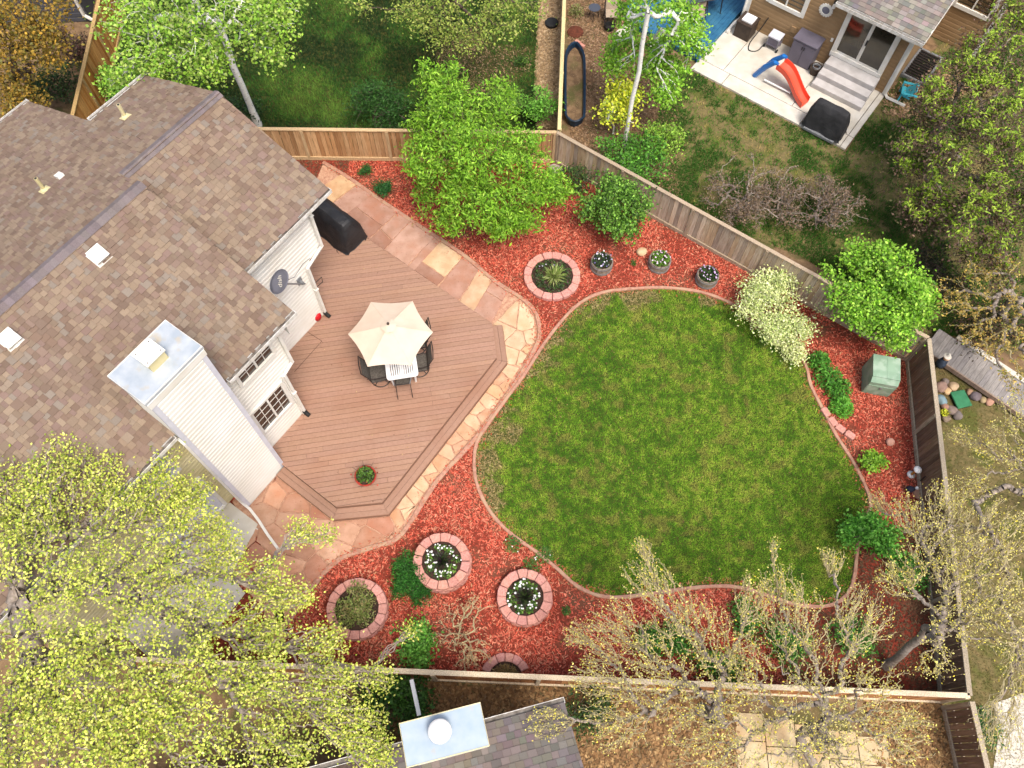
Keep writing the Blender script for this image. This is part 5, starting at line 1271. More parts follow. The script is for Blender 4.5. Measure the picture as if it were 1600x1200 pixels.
# sliding door
dr = obj('sliding_door', MB().box(npt(-2.22, 2.94, 1.57), (.16, .10, 2.1), _tn).box(npt(-.50, 2.94, 1.57), (.16, .10, 2.1), _tn).box(npt(-1.36, 2.94, 2.58), (1.86, .098, .12), _tn).box(npt(-1.36, 2.93, .66), (1.88, .12, .12), _tn), M_white, nh)
for u, vv in ((-1.78, 2.965), (-.95, 2.95)):
    obj('pane', MB().box(npt(u, vv, 1.62), (.74, .01, 1.80), _tn), M_glassg, dr)
    obj('sash', MB().box(npt(u-.39, vv-.005, 1.62), (.06, .04, 1.9), _tn).box(npt(u+.39, vv-.005, 1.62), (.06, .04, 1.9), _tn).box(npt(u, vv-.005, .75), (.74, .038, .07), _tn).box(npt(u, vv-.005, 2.50), (.74, .038, .07), _tn), M_white, dr)
obj('handle', MB().box(npt(-1.33, 2.90, 1.55), (.04, .06, .20), _tn), M_rubber, dr)
# windows
def nwin(u0, u1, z0, z1, v): return window(u0, u1, z0, z1, -v, 1, 1, nh, lambda a, b, z: npt(a, -b, z), NU, NIN, M_glassg, .14)
nwin(-4.9, -3.75, 1.45, 2.7, 3.0); nwin(.25, 1.35, 1.5, 2.9, 6.6)
# side posts right of the door and downspout
obj('trim_board', MB().box(npt(-.22, 2.955, 2.25), (.36, .04, .10), _tn), M_white, nh)
obj('downspout', MB().tube([npt(.02, 2.58, 2.6), npt(.0, 2.9, 2.3), npt(.0, 2.90, .15), npt(.1, 2.85, .08), npt(.75, 2.9, .06)], .05, 4), M_white, nh)
obj('downspout', MB().tube([npt(-5.68, 2.95, 5), npt(-5.68, 2.93, .3), npt(-5.80, 2.6, .12), npt(-5.78, 2.2, .1)], .06, 4), M_white, nh)
# steps
stp = obj('steps', MB().prism([npt(-2.22, 2.42, -.02), npt(-.40, 2.42, -.02), npt(-.40, 2.92, -.02), npt(-2.22, 2.92, -.02)], .60, .01).prism([npt(-2.22, 2.08, -.02), npt(-.38, 2.08, -.02), npt(-.38, 2.418, -.02), npt(-2.22, 2.418, -.02)], .42, .01).prism([npt(-2.22, 1.74, -.02), npt(-.36, 1.74, -.02), npt(-.36, 2.078, -.02), npt(-2.22, 2.078, -.02)], .24, .01), M_concg, nh)
# plaque, light
pl_ = thing('wall_plaque', 'round white ornamental plaque on the tan house wall', 'wall plaque', npt(-3.0, 2.96, 1.95))
vs = []; nS = 32
PM4 = Matrix(((NU.x, 0, NIN.x, npt(-3.0, 2.96, 0).x), (NU.y, 0, NIN.y, npt(-3.0, 2.96, 0).y), (0, 1, 0, 1.95), (0, 0, 0, 1)))
obj('rim', MB(PM4).lathe([(.22, 0), (.22, .02), (.15, .03), (.14, .02)], (0, 0, 0), 24), M_white, pl_)
for k in range(16): obj('petal', MB(PM4).box((.215*math.cos(k*math.pi/8), .215*math.sin(k*math.pi/8), .012), (.05, .05, .02), k*math.pi/8), M_white, pl_)
obj('centre', MB(PM4).lathe([(.13, .02), (.06, .03)], (0, 0, 0), 16), M_dish, pl_)
wl = thing('wall_light', 'small dark wall lantern left of the porch roof', 'wall light', npt(-2.78, 2.95, 2.35))
obj('mount', MB().box(npt(-2.78, 2.93, 2.35), (.12, .10, .14), _tn), M_rubber, wl); obj('lamp_shade', MB().lathe([(.05, 0), (.06, -.12), (.04, -.14)], npt(-2.78, 2.83, 2.35), 10), M_white, wl)
# things on the patio
def nb(mb, u, v, z, d): return mb.box(npt(u, v, z), d, _tn)
Z0 = .04
cb = thing('storage_cabinet', 'grey resin storage cabinet with double doors against the tan wall', 'cabinet', npt(-3.07, 2.62, Z0))
obj('body', nb(MB(), -3.07, 2.64, Z0+.46, (.84, .56, .92)), M_greyshed, cb)
for s in (-1, 1): obj('door', nb(MB(), -3.07+s*.21, 2.35, Z0+.46, (.405, .025, .84)), M_greyshed, cb); obj('handle', nb(MB(), -3.07+s*.04, 2.33, Z0+.72, (.025, .03, .12)), M_rubber, cb)
obj('top_panel', nb(MB(), -3.07, 2.63, Z0+.94, (.90, .62, .05)), M_greyshed, cb)
co = thing('deck_box', 'dark brown square box with a white lid at the corner of the tan house', 'storage box', npt(-5.28, 2.55, Z0))
obj('body', MB().prism([npt(-5.58, 2.26, Z0), npt(-5.0, 2.26, Z0), npt(-5.0, 2.84, Z0), npt(-5.58, 2.84, Z0)], .60, .02), M_brown, co)
obj('rim', nb(MB(), -5.29, 2.55, Z0+.60, (.62, .62, .05)), M_brown, co); obj('lid', nb(MB(), -5.27, 2.57, Z0+.65, (.40, .40, .05)), M_plw, co)
ct = thing('utility_cart', 'small pale grey cart with a shelf beside the dark box', 'cart', npt(-4.18, 2.6, Z0))
for z in (.18, .50): obj('shelf', nb(MB(), -4.18, 2.62, Z0+z, (.44, .40, .05)), M_greyshed if z < .3 else M_trim, ct)
for i in (-1, 1):
    for j in (-1, 1): obj('leg', MB().tube([npt(-4.18+.20*i, 2.62+.18*j, Z0), npt(-4.18+.20*i, 2.62+.18*j, Z0+.5)], .016, 6), M_galvd, ct)
    obj('wheel', MB(Matrix.Translation(npt(-4.18+.25*i, 2.45, Z0+.06))@Matrix.Rotation(_tn, 4, 'Z')@Matrix.Rotation(math.pi/2, 4, 'Y')).lathe([(.06, -.02), (.06, .02)], (0, 0, 0), 12), M_rubber, ct)
obj('side_panel', nb(MB(), -4.18, 2.45, Z0+.33, (.40, .02, .28)), M_greyshed, ct)
pt = thing('pot_with_coil', 'round brown pot holding a coiled hose beside the grey cabinet', 'pot', npt(-2.42, 2.35, Z0))
obj('pot', MB().lathe([(.15, 0), (.19, .26), (.20, .30), (.17, .30), (.15, .22)], npt(-2.42, 2.38, Z0), 18, True, False), M_brown, pt)
obj('hose_coil', MB().tube([npt(-2.42, 2.38, Z0+.24+.004*k)+Vector((.13*math.cos(k*.5), .13*math.sin(k*.5), 0)) for k in range(26)], .014, 5), M_galvd, pt)
obj('soil', MB().lathe([(.165, 0), (.05, .01)], npt(-2.42, 2.38, Z0+.2), 14), M_soil, pt)
tag(obj('power_cable', MB().tube(smooth_open([npt(-4.75, 2.94, .75), npt(-4.85, 2.75, .3), npt(-4.9, 2.3, .06), npt(-4.75, 1.95, .06), npt(-4.5, 2.1, .06), npt(-4.42, 2.4, .2)], 4), .018, 6), M_rubber), 'black cable looping from the tan wall to the grey cart', 'cable')
for lab, u, z in (('small beige junction box on the tan wall by the cart', -3.78, .75), ('small white outlet cover on the tan wall right of the cabinet', -2.42, 1.05)):
    tag(obj('junction_box', nb(MB(), u, 2.96, z, (.18, .06, .22) if z < 1 else (.08, .05, .12)), M_tan if z < 1 else M_white), lab, 'junction box')
# slide
sl_ = thing('toddler_slide', 'orange toddler slide with a blue ladder on the concrete patio', 'slide', npt(-3.0, .9, Z0))
st_, sb_ = npt(-3.32, 1.12, .84), npt(-1.98, .86, .10); du = (sb_-st_); du.z = 0; LU = du.length; du.normalize(); dv = Vector((-du.y, du.x, 0))
vs = []; fs = []; K = 16; prof = [(-.23, .17), (-.21, .17), (-.19, .02), (0, -.01), (.19, .02), (.21, .17), (.23, .17), (.22, -.05), (-.22, -.05)]
for i in range(K+1):
    t = i/K; z = .84-.74*(t-.10*math.sin(2*math.pi*t)) if t < .92 else .84-.74*(.92-.10*math.sin(2*math.pi*.92))-(t-.92)*.25; z = max(.10, z); lat = .10*math.sin(math.pi*t)
    for x, h_ in prof: vs.append(st_+du*(LU*t)+dv*(x*(1-.08*t)+lat)+Vector((0, 0, z-st_.z+h_)))
n = len(prof)
for i in range(K):
    for j in range(n): fs.append((i*n+j, i*n+(j+1) % n, (i+1)*n+(j+1) % n, (i+1)*n+j))
obj('chute', MB().add(vs, fs+[tuple(range(n)), tuple(range(K*n, K*n+n))]), M_orange, sl_, smooth=False)
lt, lb_ = npt(-3.34, 1.12, .92), npt(-3.80, .48, Z0); ld = npt(-3.30, 1.14, 0)
for s in (-1, 1):
    off = dv*.22*s
    f0 = lt+off+du*.06; g0 = npt(-4.02, 1.02, Z0)+off*1.1
    obj('ladder_side', MB().tube([f0+Vector((0, 0, .12)), f0+du*-.12+Vector((0, 0, .10)), lt+off-du*.36+Vector((0, 0, -.30)), lt+off-du*.62+Vector((0, 0, -.86))], [.05, .08, .10, .09], 8), M_blue, sl_)
for t in (.25, .5, .75):
    q = lt-du*(.22+.42*t)+Vector((0, 0, -.05-.72*t)); obj('rung', MB().tube([q+dv*.22, q-dv*.22], .035, 6), M_blue, sl_)
obj('brace', MB().tube([npt(-3.6, .95, .16), npt(-2.6, .95, .16)], .03, 6), M_plw, sl_)
gg = npt(-.98, .30, .04)
cover('covered_grill', 'black covered grill at the front corner of the concrete patio next door', gg, NU, NIN, 1.35, .70, 1.0, .12, mat('faded_black_cover', C('#2b2b2d'), C('#363638'), 3, rough=.75, bump=.3, bscale=6))
gf = thing('grill_cart', 'dark grill base with wheels under the black cover next door', 'grill', gg)
obj('base', nb(MB(), -.98, .12, .12, (1.1, .5, .08)), M_galvd, gf)
for i in (-1, 1): obj('wheel', MB(Matrix.Translation(npt(-.98+.5*i, .08, .11))@Matrix.Rotation(_tn, 4, 'Z')@Matrix.Rotation(math.pi/2, 4, 'Y')).lathe([(.08, -.03), (.08, .03)], (0, 0, 0), 12), M_rubber, gf)
# window well grate, turquoise chair
ww = thing('window_well', 'black barred window well grate beside the tan house', 'window well', npt(.25, 5.2))
obj('surround', nb(nb(nb(nb(MB(), .05, 4.9, .05, (.08, 1.5, .14)), .85, 4.9, .05, (.08, 1.5, .14)), .45, 4.15, .05, (.88, .08, .14)), .45, 5.65, .05, (.88, .08, .14)), M_galvd, ww)
for k in range(11): obj('bar', nb(MB(), .45, 4.25+k*.13, .11, (.74, .05, .03)), M_blackm, ww)
obj('well', nb(MB(), .45, 4.9, .0, (.74, 1.42, .04)), M_rubber, ww)
tc_ = thing('turquoise_chair', 'low turquoise garden chair tipped over beside the window well', 'chair', npt(.55, 3.3))
TCM = Matrix.Translation(npt(.50, 3.25, .12))@Matrix.Rotation(_tn+.3, 4, 'Z')
obj('seat', MB(TCM@Matrix.Rotation(.3, 4, 'Y')).box((0, 0, .12), (.34, .46, .03)), M_turq, tc_); obj('backrest', MB(TCM@Matrix.Rotation(-.9, 4, 'Y')).box((.30, .0, .05), (.46, .44, .03)), M_turq, tc_)
for i in (-1, 1): obj('armrest', MB(TCM).box((.12, .26*i, .28), (.52, .09, .025)), M_turq, tc_); obj('leg', MB(TCM).box((-.12, .24*i, .05), (.05, .04, .4)), M_turq, tc_)
rk = scatter([npt(-.05, 2.95), npt(.0, 3.6), npt(1.6, 6.4), npt(2.2, 5), npt(1.6, 2.6), npt(.3, 2.2)], 3500)
flakes('river_rock', rk, .0, .07, .8, pal(['#b59270', '#9d7a5a', '#c9a884', '#8a6a50'], len(rk)), M_chip, 'tan river rock beside the tan house wall', 'river rock', .03, .3)

# ---- blue deck and its furniture
bdk = thing('blue_deck', 'blue painted wood deck at the top edge of the photo', 'deck', npt(-7, 2))
bq = [npt(-5.95, .42, 0), npt(-5.95, 6.5, 0), npt(-9.3, 6.5, 0), npt(-9.3, 1.0, 0), npt(-8.7, .42, 0)]
obj('frame', MB().prism(bq, .17), M_blued, bdk, color=(.6, .6, .6, 1))
k = 0; uu = -5.95
while uu > -9.3:
    s = clip(clip(bq, npt(uu, 0), NU), npt(uu-.136, 0), -NU)
    if len(s) >= 3:
        v = RD.uniform(.88, 1.1); obj('deck_board', MB().prism([Vector((p.x, p.y, .17)) for p in s], .03, .004, bottom=False), M_blued, bdk, color=(v, v, v, 1))
    uu -= .142
obj('edge_board', MB().box(npt(-5.92, 3.4, .10), (.04, 6.1, .22), _tn), M_blued, bdk, color=(1.25, 1.25, 1.2, 1))
for lab, pts_ in (('pale concrete block step at the left of the blue deck', ((988, 28), (1003, 36), (972, 66), (958, 58))), ('pale concrete slab beside the white tree trunk at the blue deck corner', ((1016, 60), (1034, 68), (1030, 88), (1014, 82)))):
    tag(obj('concrete_step', MB().prism(ats(pts_, 0), .14, .01), M_conc), lab, 'step')
gt = thing('glass_table', 'dark glass topped patio table on the blue deck', 'table', npt(-6.6, 4.0, .2))
TGM = Matrix.Translation(at(1100, -2, .92)+Vector((0, .35, -.92)))@Matrix.Rotation(_tn+.9, 4, 'Z')
rr = rrect(1.5, .95, .12, .92); n = len(rr)
obj('glass_top', MB(TGM).prism([p for p in rr], .012), mat('smoked_glass', C('#3f4f55', .6), C('#4d6068', .6), 3, rough=.08, spec=.7), gt)
obj('rim', MB(TGM).tube(rr, .018, 6, closed=True), M_blackm, gt)
for i in (-1, 1):
    for j in (-1, 1): obj('leg', MB(TGM).tube([(i*.6, j*.38, .9), (i*.66, j*.42, .2)], .02, 6), M_blackm, gt)
def lawnchair(p, ang, label, z=0, tan=True):
    c = thing('patio_chair', label, 'chair', Vector((p.x, p.y, z))); Mx = Matrix.Translation((p.x, p.y, z))@Matrix.Rotation(ang, 4, 'Z'); fb = mat('tan_sling', C('#b5a48f'), C('#a08f7c'), 20, rough=.85)
    obj('seat', MB(Mx).box((0, 0, .40), (.48, .46, .03)), fb, c); obj('backrest', MB(Mx@Matrix.Translation((0, .26, .68))@Matrix.Rotation(-.25, 4, 'X')).box((0, 0, 0), (.48, .03, .58)), fb, c)
    for s in (-1, 1):
        obj('side_frame', MB(Mx).tube([(s*.26, -.25, 0), (s*.26, -.23, .40), (s*.26, .20, .40), (s*.26, .36, .98)], .015, 6), M_blackm, c)
        obj('leg', MB(Mx).tube([(s*.26, .20, .40), (s*.26, .30, 0)], .015, 6), M_blackm, c); obj('armrest', MB(Mx).tube([(s*.28, -.25, .60), (s*.28, .28, .62)], .018, 6), M_blackm, c)
    return c
lawnchair(at(1090, 22, .5), _tn+.5, 'tan sling chair tucked beside the glass table on the blue deck', .2)
lawnchair(at(957, 20, .4), .0, 'tan sling chair with black frame on the bark next to the blue deck')
sd = thing('side_table', 'small round black side table left of the tan sling chair', 'table', at(929, 12)); pz = at(929, 12, .45); pz.z = 0
obj('top', MB().lathe([(.20, .44), (.21, .46), (.02, .465)], pz, 20), mat('slate_metal', C('#4a4f5a'), rough=.5), sd)
for k in range(3): a = k*2.1+.4; obj('leg', MB().tube([pz+Vector((.12*math.cos(a), .12*math.sin(a), .44)), pz+Vector((.2*math.cos(a), .2*math.sin(a), 0))], .014, 6), M_blackm, sd)
fc2 = at(862, 35, .1); tag(obj('black_cover', MB().lathe([(.23, -.1), (.24, .02), (.20, .05), (.02, .06)], fc2, 20), M_rubber), 'round black cover lying on the gravel strip', 'round cover')
wr = thing('wire_basket', 'dark round wire basket on the bark by the blue deck', 'basket', at(952, 45)); p = at(952, 45, 0)
for z, r_ in ((.0, .16), (.14, .19), (.28, .22)): obj('ring', MB().tube([p+Vector((r_*math.cos(a), r_*math.sin(a), z+.01)) for a in [k*math.pi/10 for k in range(20)]], .010, 5, closed=True), M_blackm, wr)
for k in range(10): a = k*math.pi/5; obj('wire', MB().tube([p+Vector((.16*math.cos(a), .16*math.sin(a), 0)), p+Vector((.22*math.cos(a), .22*math.sin(a), .29))], .007, 4), M_blackm, wr)
obj('liner', MB().lathe([(.15, .02), (.18, .16)], p, 16, True, False), M_rubber, wr)
# blue planter tub, pot-hole, bricks
tbp = [at(x, y, .32) for x, y in ((885, 80), (893, 68), (902, 66), (911, 80), (914, 100), (914, 172), (911, 184), (898, 190), (886, 183), (883, 168), (883, 100))]
tbp = smooth_closed(tbp, 2); tub = thing('planter_tub', 'long dark blue tub filled with earth beside the dividing fence', 'planter', sum(tbp, Vector())/len(tbp)*1.0)
n = len(tbp); ou = [Vector((p.x, p.y, 0)) for p in tbp]
if sum(tbp[i].x*tbp[(i+1) % n].y-tbp[(i+1) % n].x*tbp[i].y for i in range(n)) < 0: tbp.reverse()
inn_ = inset(tbp, .05); lo_ = [Vector((p.x, p.y, .02)) for p in inset(tbp, .05)]; inl = [Vector((p.x, p.y, .14)) for p in inset(tbp, .07)]
obj('shell', MB().add(lo_+tbp+inn_+inl, [(k*n+i, k*n+(i+1) % n, (k+1)*n+(i+1) % n, (k+1)*n+i) for k in range(3) for i in range(n)]), M_pondblue, tub)
obj('rim', MB().tube(tbp, .03, 6, closed=True), M_pondblue, tub); obj('soil', MB().poly(inl), M_ground, tub)
tag(obj('red_earth_ring', MB().lathe([(.30, -.02), (.28, .03), (.05, .05)], at(899, 50), 18), mat('red_earth', C('#6b3a28'), C('#4f2a1e'), 14, rough=.95, bump=.5)), 'round mound of red brown earth above the blue tub', 'earth mound')
for i, (x, y) in enumerate(((903, 66), (909, 71))): tag(obj('brick', MB().box(at(x, y, .36 if 0 else .05), (.22, .11, .08), -.7), M_block, color=(1, .95, .9, 1)), ['upper', 'lower'][i]+' loose pink brick at the end of the blue tub', 'brick', 'loose bricks by the blue tub')
tuft('dry_grass_clump', 'pale olive shrub above the red earth mound', at(900, 20, .05), .30, .34, 420, (.06, .4, OL+['#b0a878']), None, 0)

# ================================================================== HOUSE BELOW (metal chimney cap)
bh = thing('lower_house', 'house at the bottom edge with a metal capped chimney and grey shingle roof', 'house', Vector((-.9, -1.5, 0)))
cq = [at(x, y, 5.0) for x, y in ((620, 1130), (750, 1098), (764, 1165), (640, 1200))]
cu = ((cq[1]-cq[0])+(cq[2]-cq[3])).normalized(); cvv = Vector((-cu.y, cu.x, 0)); cc_ = sum(cq, Vector())/4; ca = math.atan2(cu.y, cu.x)
cw, cd = 1.50, .74
obj('chimney', MB().box(Vector((cc_.x, cc_.y, 2.45)), (cw-.08, cd-.08, 4.9), ca), M_white, bh)
obj('chimney_cap', MB(Matrix.Translation((cc_.x, cc_.y, 4.9))@Matrix.Rotation(ca, 4, 'Z')).prism([Vector((-cw/2, -cd/2, 0)), Vector((cw/2, -cd/2, 0)), Vector((cw/2, cd/2, 0)), Vector((-cw/2, cd/2, 0))], .09, .012), M_galv2, bh)
obj('cap_rim', MB(Matrix.Translation((cc_.x, cc_.y, 4.99))@Matrix.Rotation(ca, 4, 'Z')).tube([(-cw/2, -cd/2, 0), (cw/2, -cd/2, 0), (cw/2, cd/2, 0), (-cw/2, cd/2, 0)], .014, 4, closed=True), M_cream, bh)
fl = at(688, 1143, 5.1); fl.z = 5.0
obj('flue', MB().lathe([(.17, 0), (.17, .24)], fl, 24, False, False), M_galvd, bh)
obj('flue_cap', MB().lathe([(.20, .20), (.215, .23), (.20, .27), (.10, .31), (.01, .32)], fl, 28, True, True), M_plw, bh, smooth=True)
e0, e1 = at(560, 1188, 2.8), at(882, 1099, 2.8); eu = (e1-e0).normalized(); ev = Vector((eu.y, -eu.x, 0)); ea = math.atan2(eu.y, eu.x)
ef = lambda d: 2.8+.35*d
EL = (e1-e0).length
def ep(a, d, z=None): q = e0+eu*a+ev*d; q.z = ef(d) if z is None else z; return q
br = obj('roof', MB().add([ep(-6, 0), ep(EL, 0), ep(EL, 5), ep(-6, 5)], [(0, 1, 2, 3)]).add([ep(-6, 0, 2.62), ep(EL, 0, 2.62), ep(EL, 0), ep(-6, 0)], [(0, 1, 2, 3)]), M_felt, bh)
obj('wall', MB().poly([ep(-6, .35, 0), ep(EL-.3, .35, 0), ep(EL-.3, .35, 2.85), ep(-6, .35, 2.85)]).poly([ep(EL-.3, .35, 0), ep(EL-.3, 5, 0), ep(EL-.3, 5, 4.4), ep(EL-.3, .35, 2.85)]), M_white, bh)
gutter(-6, EL+.02, 0, 2.80, -1, bh, lambda a, b, z: ep(a, b, z))
s_ = (ev+Vector((0, 0, .35))).normalized(); n_ = eu.cross(s_); n_ = n_ if n_.z > 0 else -n_
V, F, CC = [], [], []; k_ = 0; r = 0; GC2 = ['#857d78', '#7d7570', '#8d8580', '#78716d', '#827a75']
hsm = sme.copy(); hsm.materials.clear(); hsm.materials.append(M_shA)
while r*.15 < 2.2:
    a = .4-RD.random()*.2; d0 = r*.15/math.sqrt(1+.35**2)-.02
    while a < EL:
        w = RD.choice((.14, .17, .2)); x0, x1 = a, min(a+w, EL+.01); a += w
        if x1-x0 < .03: continue
        p = ep(x0, d0); th = .014+RD.choice((0, .006)); l = .168; W_ = x1-x0-.005
        Mx = Matrix(((eu.x*W_, s_.x*l, n_.x*th, p.x), (eu.y*W_, s_.y*l, n_.y*th, p.y), (eu.z, s_.z*l, n_.z*th, p.z), (0, 0, 0, 1)))
        c = [x*RD.uniform(.9, 1.1) for x in C(RD.choice(GC2), .75)]
        if k_ < 300: link('shingle', hsm, br, Mx, (*c, 1)); k_ += 1
    r += 1
f0, f1 = at(643, 1062, 1.3), at(655, 1118, 1.3); f0.z = f1.z = 0
wf = thing('vinyl_fence', 'narrow white vinyl fence between the bottom fence and the metal capped chimney', 'fence', f0)
fa = math.atan2((f1-f0).y, (f1-f0).x); fl_ = (f1-f0).length
obj('top_rail', MB().box((f0+f1)/2+Vector((0, 0, 1.3)), (fl_, .09, .05), fa), M_plw, wf); obj('bottom_rail', MB().box((f0+f1)/2+Vector((0, 0, .12)), (fl_, .05, .1), fa), M_plw, wf)
for k in range(int(fl_/.16)): obj('slat', MB().box(f0+(f1-f0)*((k+.5)*.16/fl_)+Vector((0, 0, .68)), (.15, .022, 1.2), fa), M_plw, wf)
# ================================================================== GREY HOUSE (top left corner)
gh = thing('grey_house', 'dark grey sided house with a white downspout at the top left', 'house', at(100, 30))
g0, g1 = at(60, 36), at(142, 32); gu = (g1-g0).normalized(); gv = Vector((-gu.y, gu.x, 0))
mb = MB(); siding(mb, g0-gu*4, gu, -gv, 0, 3.6, lambda z: (0, 4+(g1-g0).length), .2); obj('wall', mb, M_greysid, gh)
obj('wall', MB().poly([g1, g1+gv*6, g1+gv*6+Vector((0, 0, 3.6)), g1+Vector((0, 0, 3.6))]), M_greysid, gh)
obj('roof', MB().add([g0-gu*4-gv*.4+Vector((0, 0, 3.6)), g1+gu*.4-gv*.4+Vector((0, 0, 3.6)), g1+gu*.4+gv*6+Vector((0, 0, 5.6)), g0-gu*4+gv*6+Vector((0, 0, 5.6))], [(0, 1, 2, 3)]), M_felt, gh)
q = g1-gu*.10-gv*.08; obj('downspout', MB().tube([q+Vector((0, 0, 3.5)), q+Vector((0, 0, .3)), q+gu*.35-gv*.1+Vector((0, 0, .1))], .06, 4), M_white, gh)
# ================================================================== SHRUBS AND TREES
def shrub(name, label, px, py, r, h, ntips, leaf, pz=None, group=None, per=14, sig=.09, nl=9, bark=None, k=.8, upb=.7, seed=0, inner=.35, fr=.42, cat='shrub', along=.3, flat=(1, 1), lj=.22):
    b = at(px, py, h*.6 if pz is None else pz)
    c = (b.x, b.y, h*.52); R_ = (r*flat[0], r*flat[1], h*.48)
    return tree(name, label, cat, (b.x, b.y, 0), (b.x, b.y, h*.15), lobes_of(c, R_, nl, fr, seed), ntips, .006, .03, leaf, bark or M_barkd, None, group, per, sig, along, .15, 3, 3, upb, 'stem', k, .4, inner=inner, crown='foliage', lj=lj)
# bright green broad tree on the back fence
b = at(760, 305)
cen = at(745, 235, 2.3)
tree('leafy_tree', 'bright green broad tree with drooping pointed leaves over the back fence', 'tree', (b.x, b.y, 0), (b.x-.05, b.y+.2, 1.3),
     [(V3(at(x, y, z)), (rr, rr, rr*.75), w) for x, y, z, rr, w in ((690, 125, 3.3, .75, 1.0), (700, 180, 3.2, .9, 1.2), (770, 160, 3.0, .75, .8), (745, 235, 3.2, 1.05, 1.6), (680, 255, 2.4, .85, 1.1), (815, 235, 2.5, .8, 1), (845, 285, 2.0, .6, .7), (735, 305, 2.2, .9, 1.2), (800, 310, 2.0, .8, 1.1), (700, 345, 1.5, .45, .5), (780, 350, 1.5, .55, .7), (665, 205, 2.4, .6, .7), (820, 345, 1.4, .45, .5), (875, 295, 1.5, .4, .4), (665, 300, 1.3, .35, .3), (660, 330, 1.1, .22, .15))],
     680, .006, .10, (.12, .36, BG+['#7ab02a', '#92c636', '#5f8f24']), M_barkd, None, per=26, sig=.14, along=.4, upb=.35, power=.42)
shrub('round_shrub', 'round leafy mid green shrub against the diagonal fence left of the barrels', 962, 322, 1.02, 1.9, 240, (.085, .62, ['#6ba030', '#80b53e', '#568428', '#98c654', '#456f22', '#3a5c20']), per=24, sig=.12, seed=1, nl=12)
shrub('dark_shrub', 'dark trailing green shrub in the fence corner behind the round shrub', 900, 275, .55, .9, 60, (.07, .5, DG+['#54702e']), per=16, seed=7)
shrub('round_bush', 'large dense bright green rounded bush beside the utility box', 1360, 460, 1.66, 2.5, 620, (.085, .72, ['#8ecb32', '#a4d942', '#78b22a', '#bce45e', '#669c24', '#557f22']), per=26, sig=.12, seed=2, nl=16, fr=.34)
shrub('variegated_shrub', 'pale cream and green variegated shrub spilling over the lawn kerb', 1212, 478, 1.15, 1.25, 360, (.062, .6, ['#e2e6a6', '#d2dc8e', '#eef0c2', '#b6c974', '#94ad58']), k=.95, per=24, sig=.13, seed=3, nl=14, fr=.36, flat=(1.0, 1.0), inner=.2)
shrub('variegated_shrub', 'low pale variegated shrub arm hanging towards the lawn edge', 1240, 540, .45, .5, 70, (.06, .6, ['#e2e6a6', '#d2dc8e', '#eef0c2', '#b6c974']), k=.95, per=20, sig=.10, seed=5, nl=6)
# perennials along the right lawn kerb
PE = ['#4a8a2a', '#5fa534', '#3b7022', '#79bb44']
for i, (x, y, r, lab) in enumerate(((1277, 568, .34, 'topmost leafy green perennial along the right lawn kerb, under the variegated shrub'), (1292, 592, .42, 'second leafy green perennial along the right lawn kerb'), (1308, 612, .40, 'third leafy green perennial along the right lawn kerb'), (1312, 640, .34, 'light green perennial just above the loose pink blocks'))):
    tuft('peony_plant', lab, at(x, y, .02), r, .5, 520, (.12, .28, PE if i < 3 else ['#6fb83a', '#86cc48', '#5aa030']), 'perennials by the right kerb', 0)
shrub('small_bush', 'small round lime green plant in the mulch near the right fence', 1362, 718, .34, .45, 50, (.075, .7, BG), per=16, sig=.07, seed=8, nl=5, cat='plant')
shrub('leafy_shrub', 'mid green leafy shrub by the right lawn kerb under the bare tree', 1372, 838, .66, 1.1, 120, (.085, .65, ['#5fa830', '#76c040', '#4b8c26', '#8fd055']), per=16, sig=.11, seed=9)
shrub('leafy_shrub', 'small leafy shrub overhanging the lawn kerb left of the mid green shrub', 1330, 830, .30, .7, 34, (.085, .65, ['#5fa830', '#76c040', '#8fd055']), per=12, sig=.09, seed=10, nl=4)
shrub('low_shrub', 'dark green grassy shrub between the tallest brick ring and the path', 635, 902, .55, .55, 140, (.09, .22, ['#2f6a22', '#3d7d2a', '#255518', '#4f9236']), per=26, sig=.08, seed=11, flat=(.8, 1.15), nl=8, upb=.2)
shrub('low_shrub', 'dark green shrub clump touching the tallest brick ring', 660, 925, .28, .32, 45, (.09, .22, ['#2f6a22', '#3d7d2a', '#255518']), per=22, sig=.07, seed=12, nl=4, upb=.2)
shrub('leafy_shrub', 'mid green leafy shrub at the bottom fence below the half hidden ring', 643, 1008, .52, .9, 80, (.085, .6, ['#5a9a30', '#70b03e', '#457c24', '#8cc455']), per=15, sig=.1, seed=13)
shrub('small_shrub', 'round dark green shrub in the mulch below the back fence', 595, 292, .31, .42, 70, (.05, .5, ['#2d6a2c', '#3c7c38', '#225322']), per=20, sig=.06, seed=14, nl=5)
shrub('small_shrub', 'tiny dark green shrub closest to the back fence', 571, 263, .20, .28, 34, (.05, .5, ['#3d7a30', '#2e6426']), per=16, sig=.05, seed=15, nl=4)
for i, (x, y, lab) in enumerate(((850, 868, 'left clump of creeping green plants by the ring nearest the lawn'), (830, 885, 'lower clump of creeping green plants by the ring nearest the lawn'), (802, 850, 'upper clump of creeping green plants by the lawn kerb'))):
    tuft('creeping_plant', lab, at(x, y, .02), .26, .14, 240, (.06, .4, ['#4f7f2e', '#3d6a24', '#6a9440']), 'creeping plants by the kerb', 3, WF, .018)
tuft('creeping_plant', 'small green weed clump right of the ring nearest the lawn', at(885, 955, .02), .14, .14, 90, (.06, .4, ['#4f7f2e', '#3d6a24', '#6a9440']), 'creeping plants by the kerb', 0)
tuft('creeping_plant', 'small green weed between the boulder and the round shrub', at(990, 411, .02), .12, .10, 60, (.06, .4, ['#4f7f2e', '#3d6a24']), None, 0)
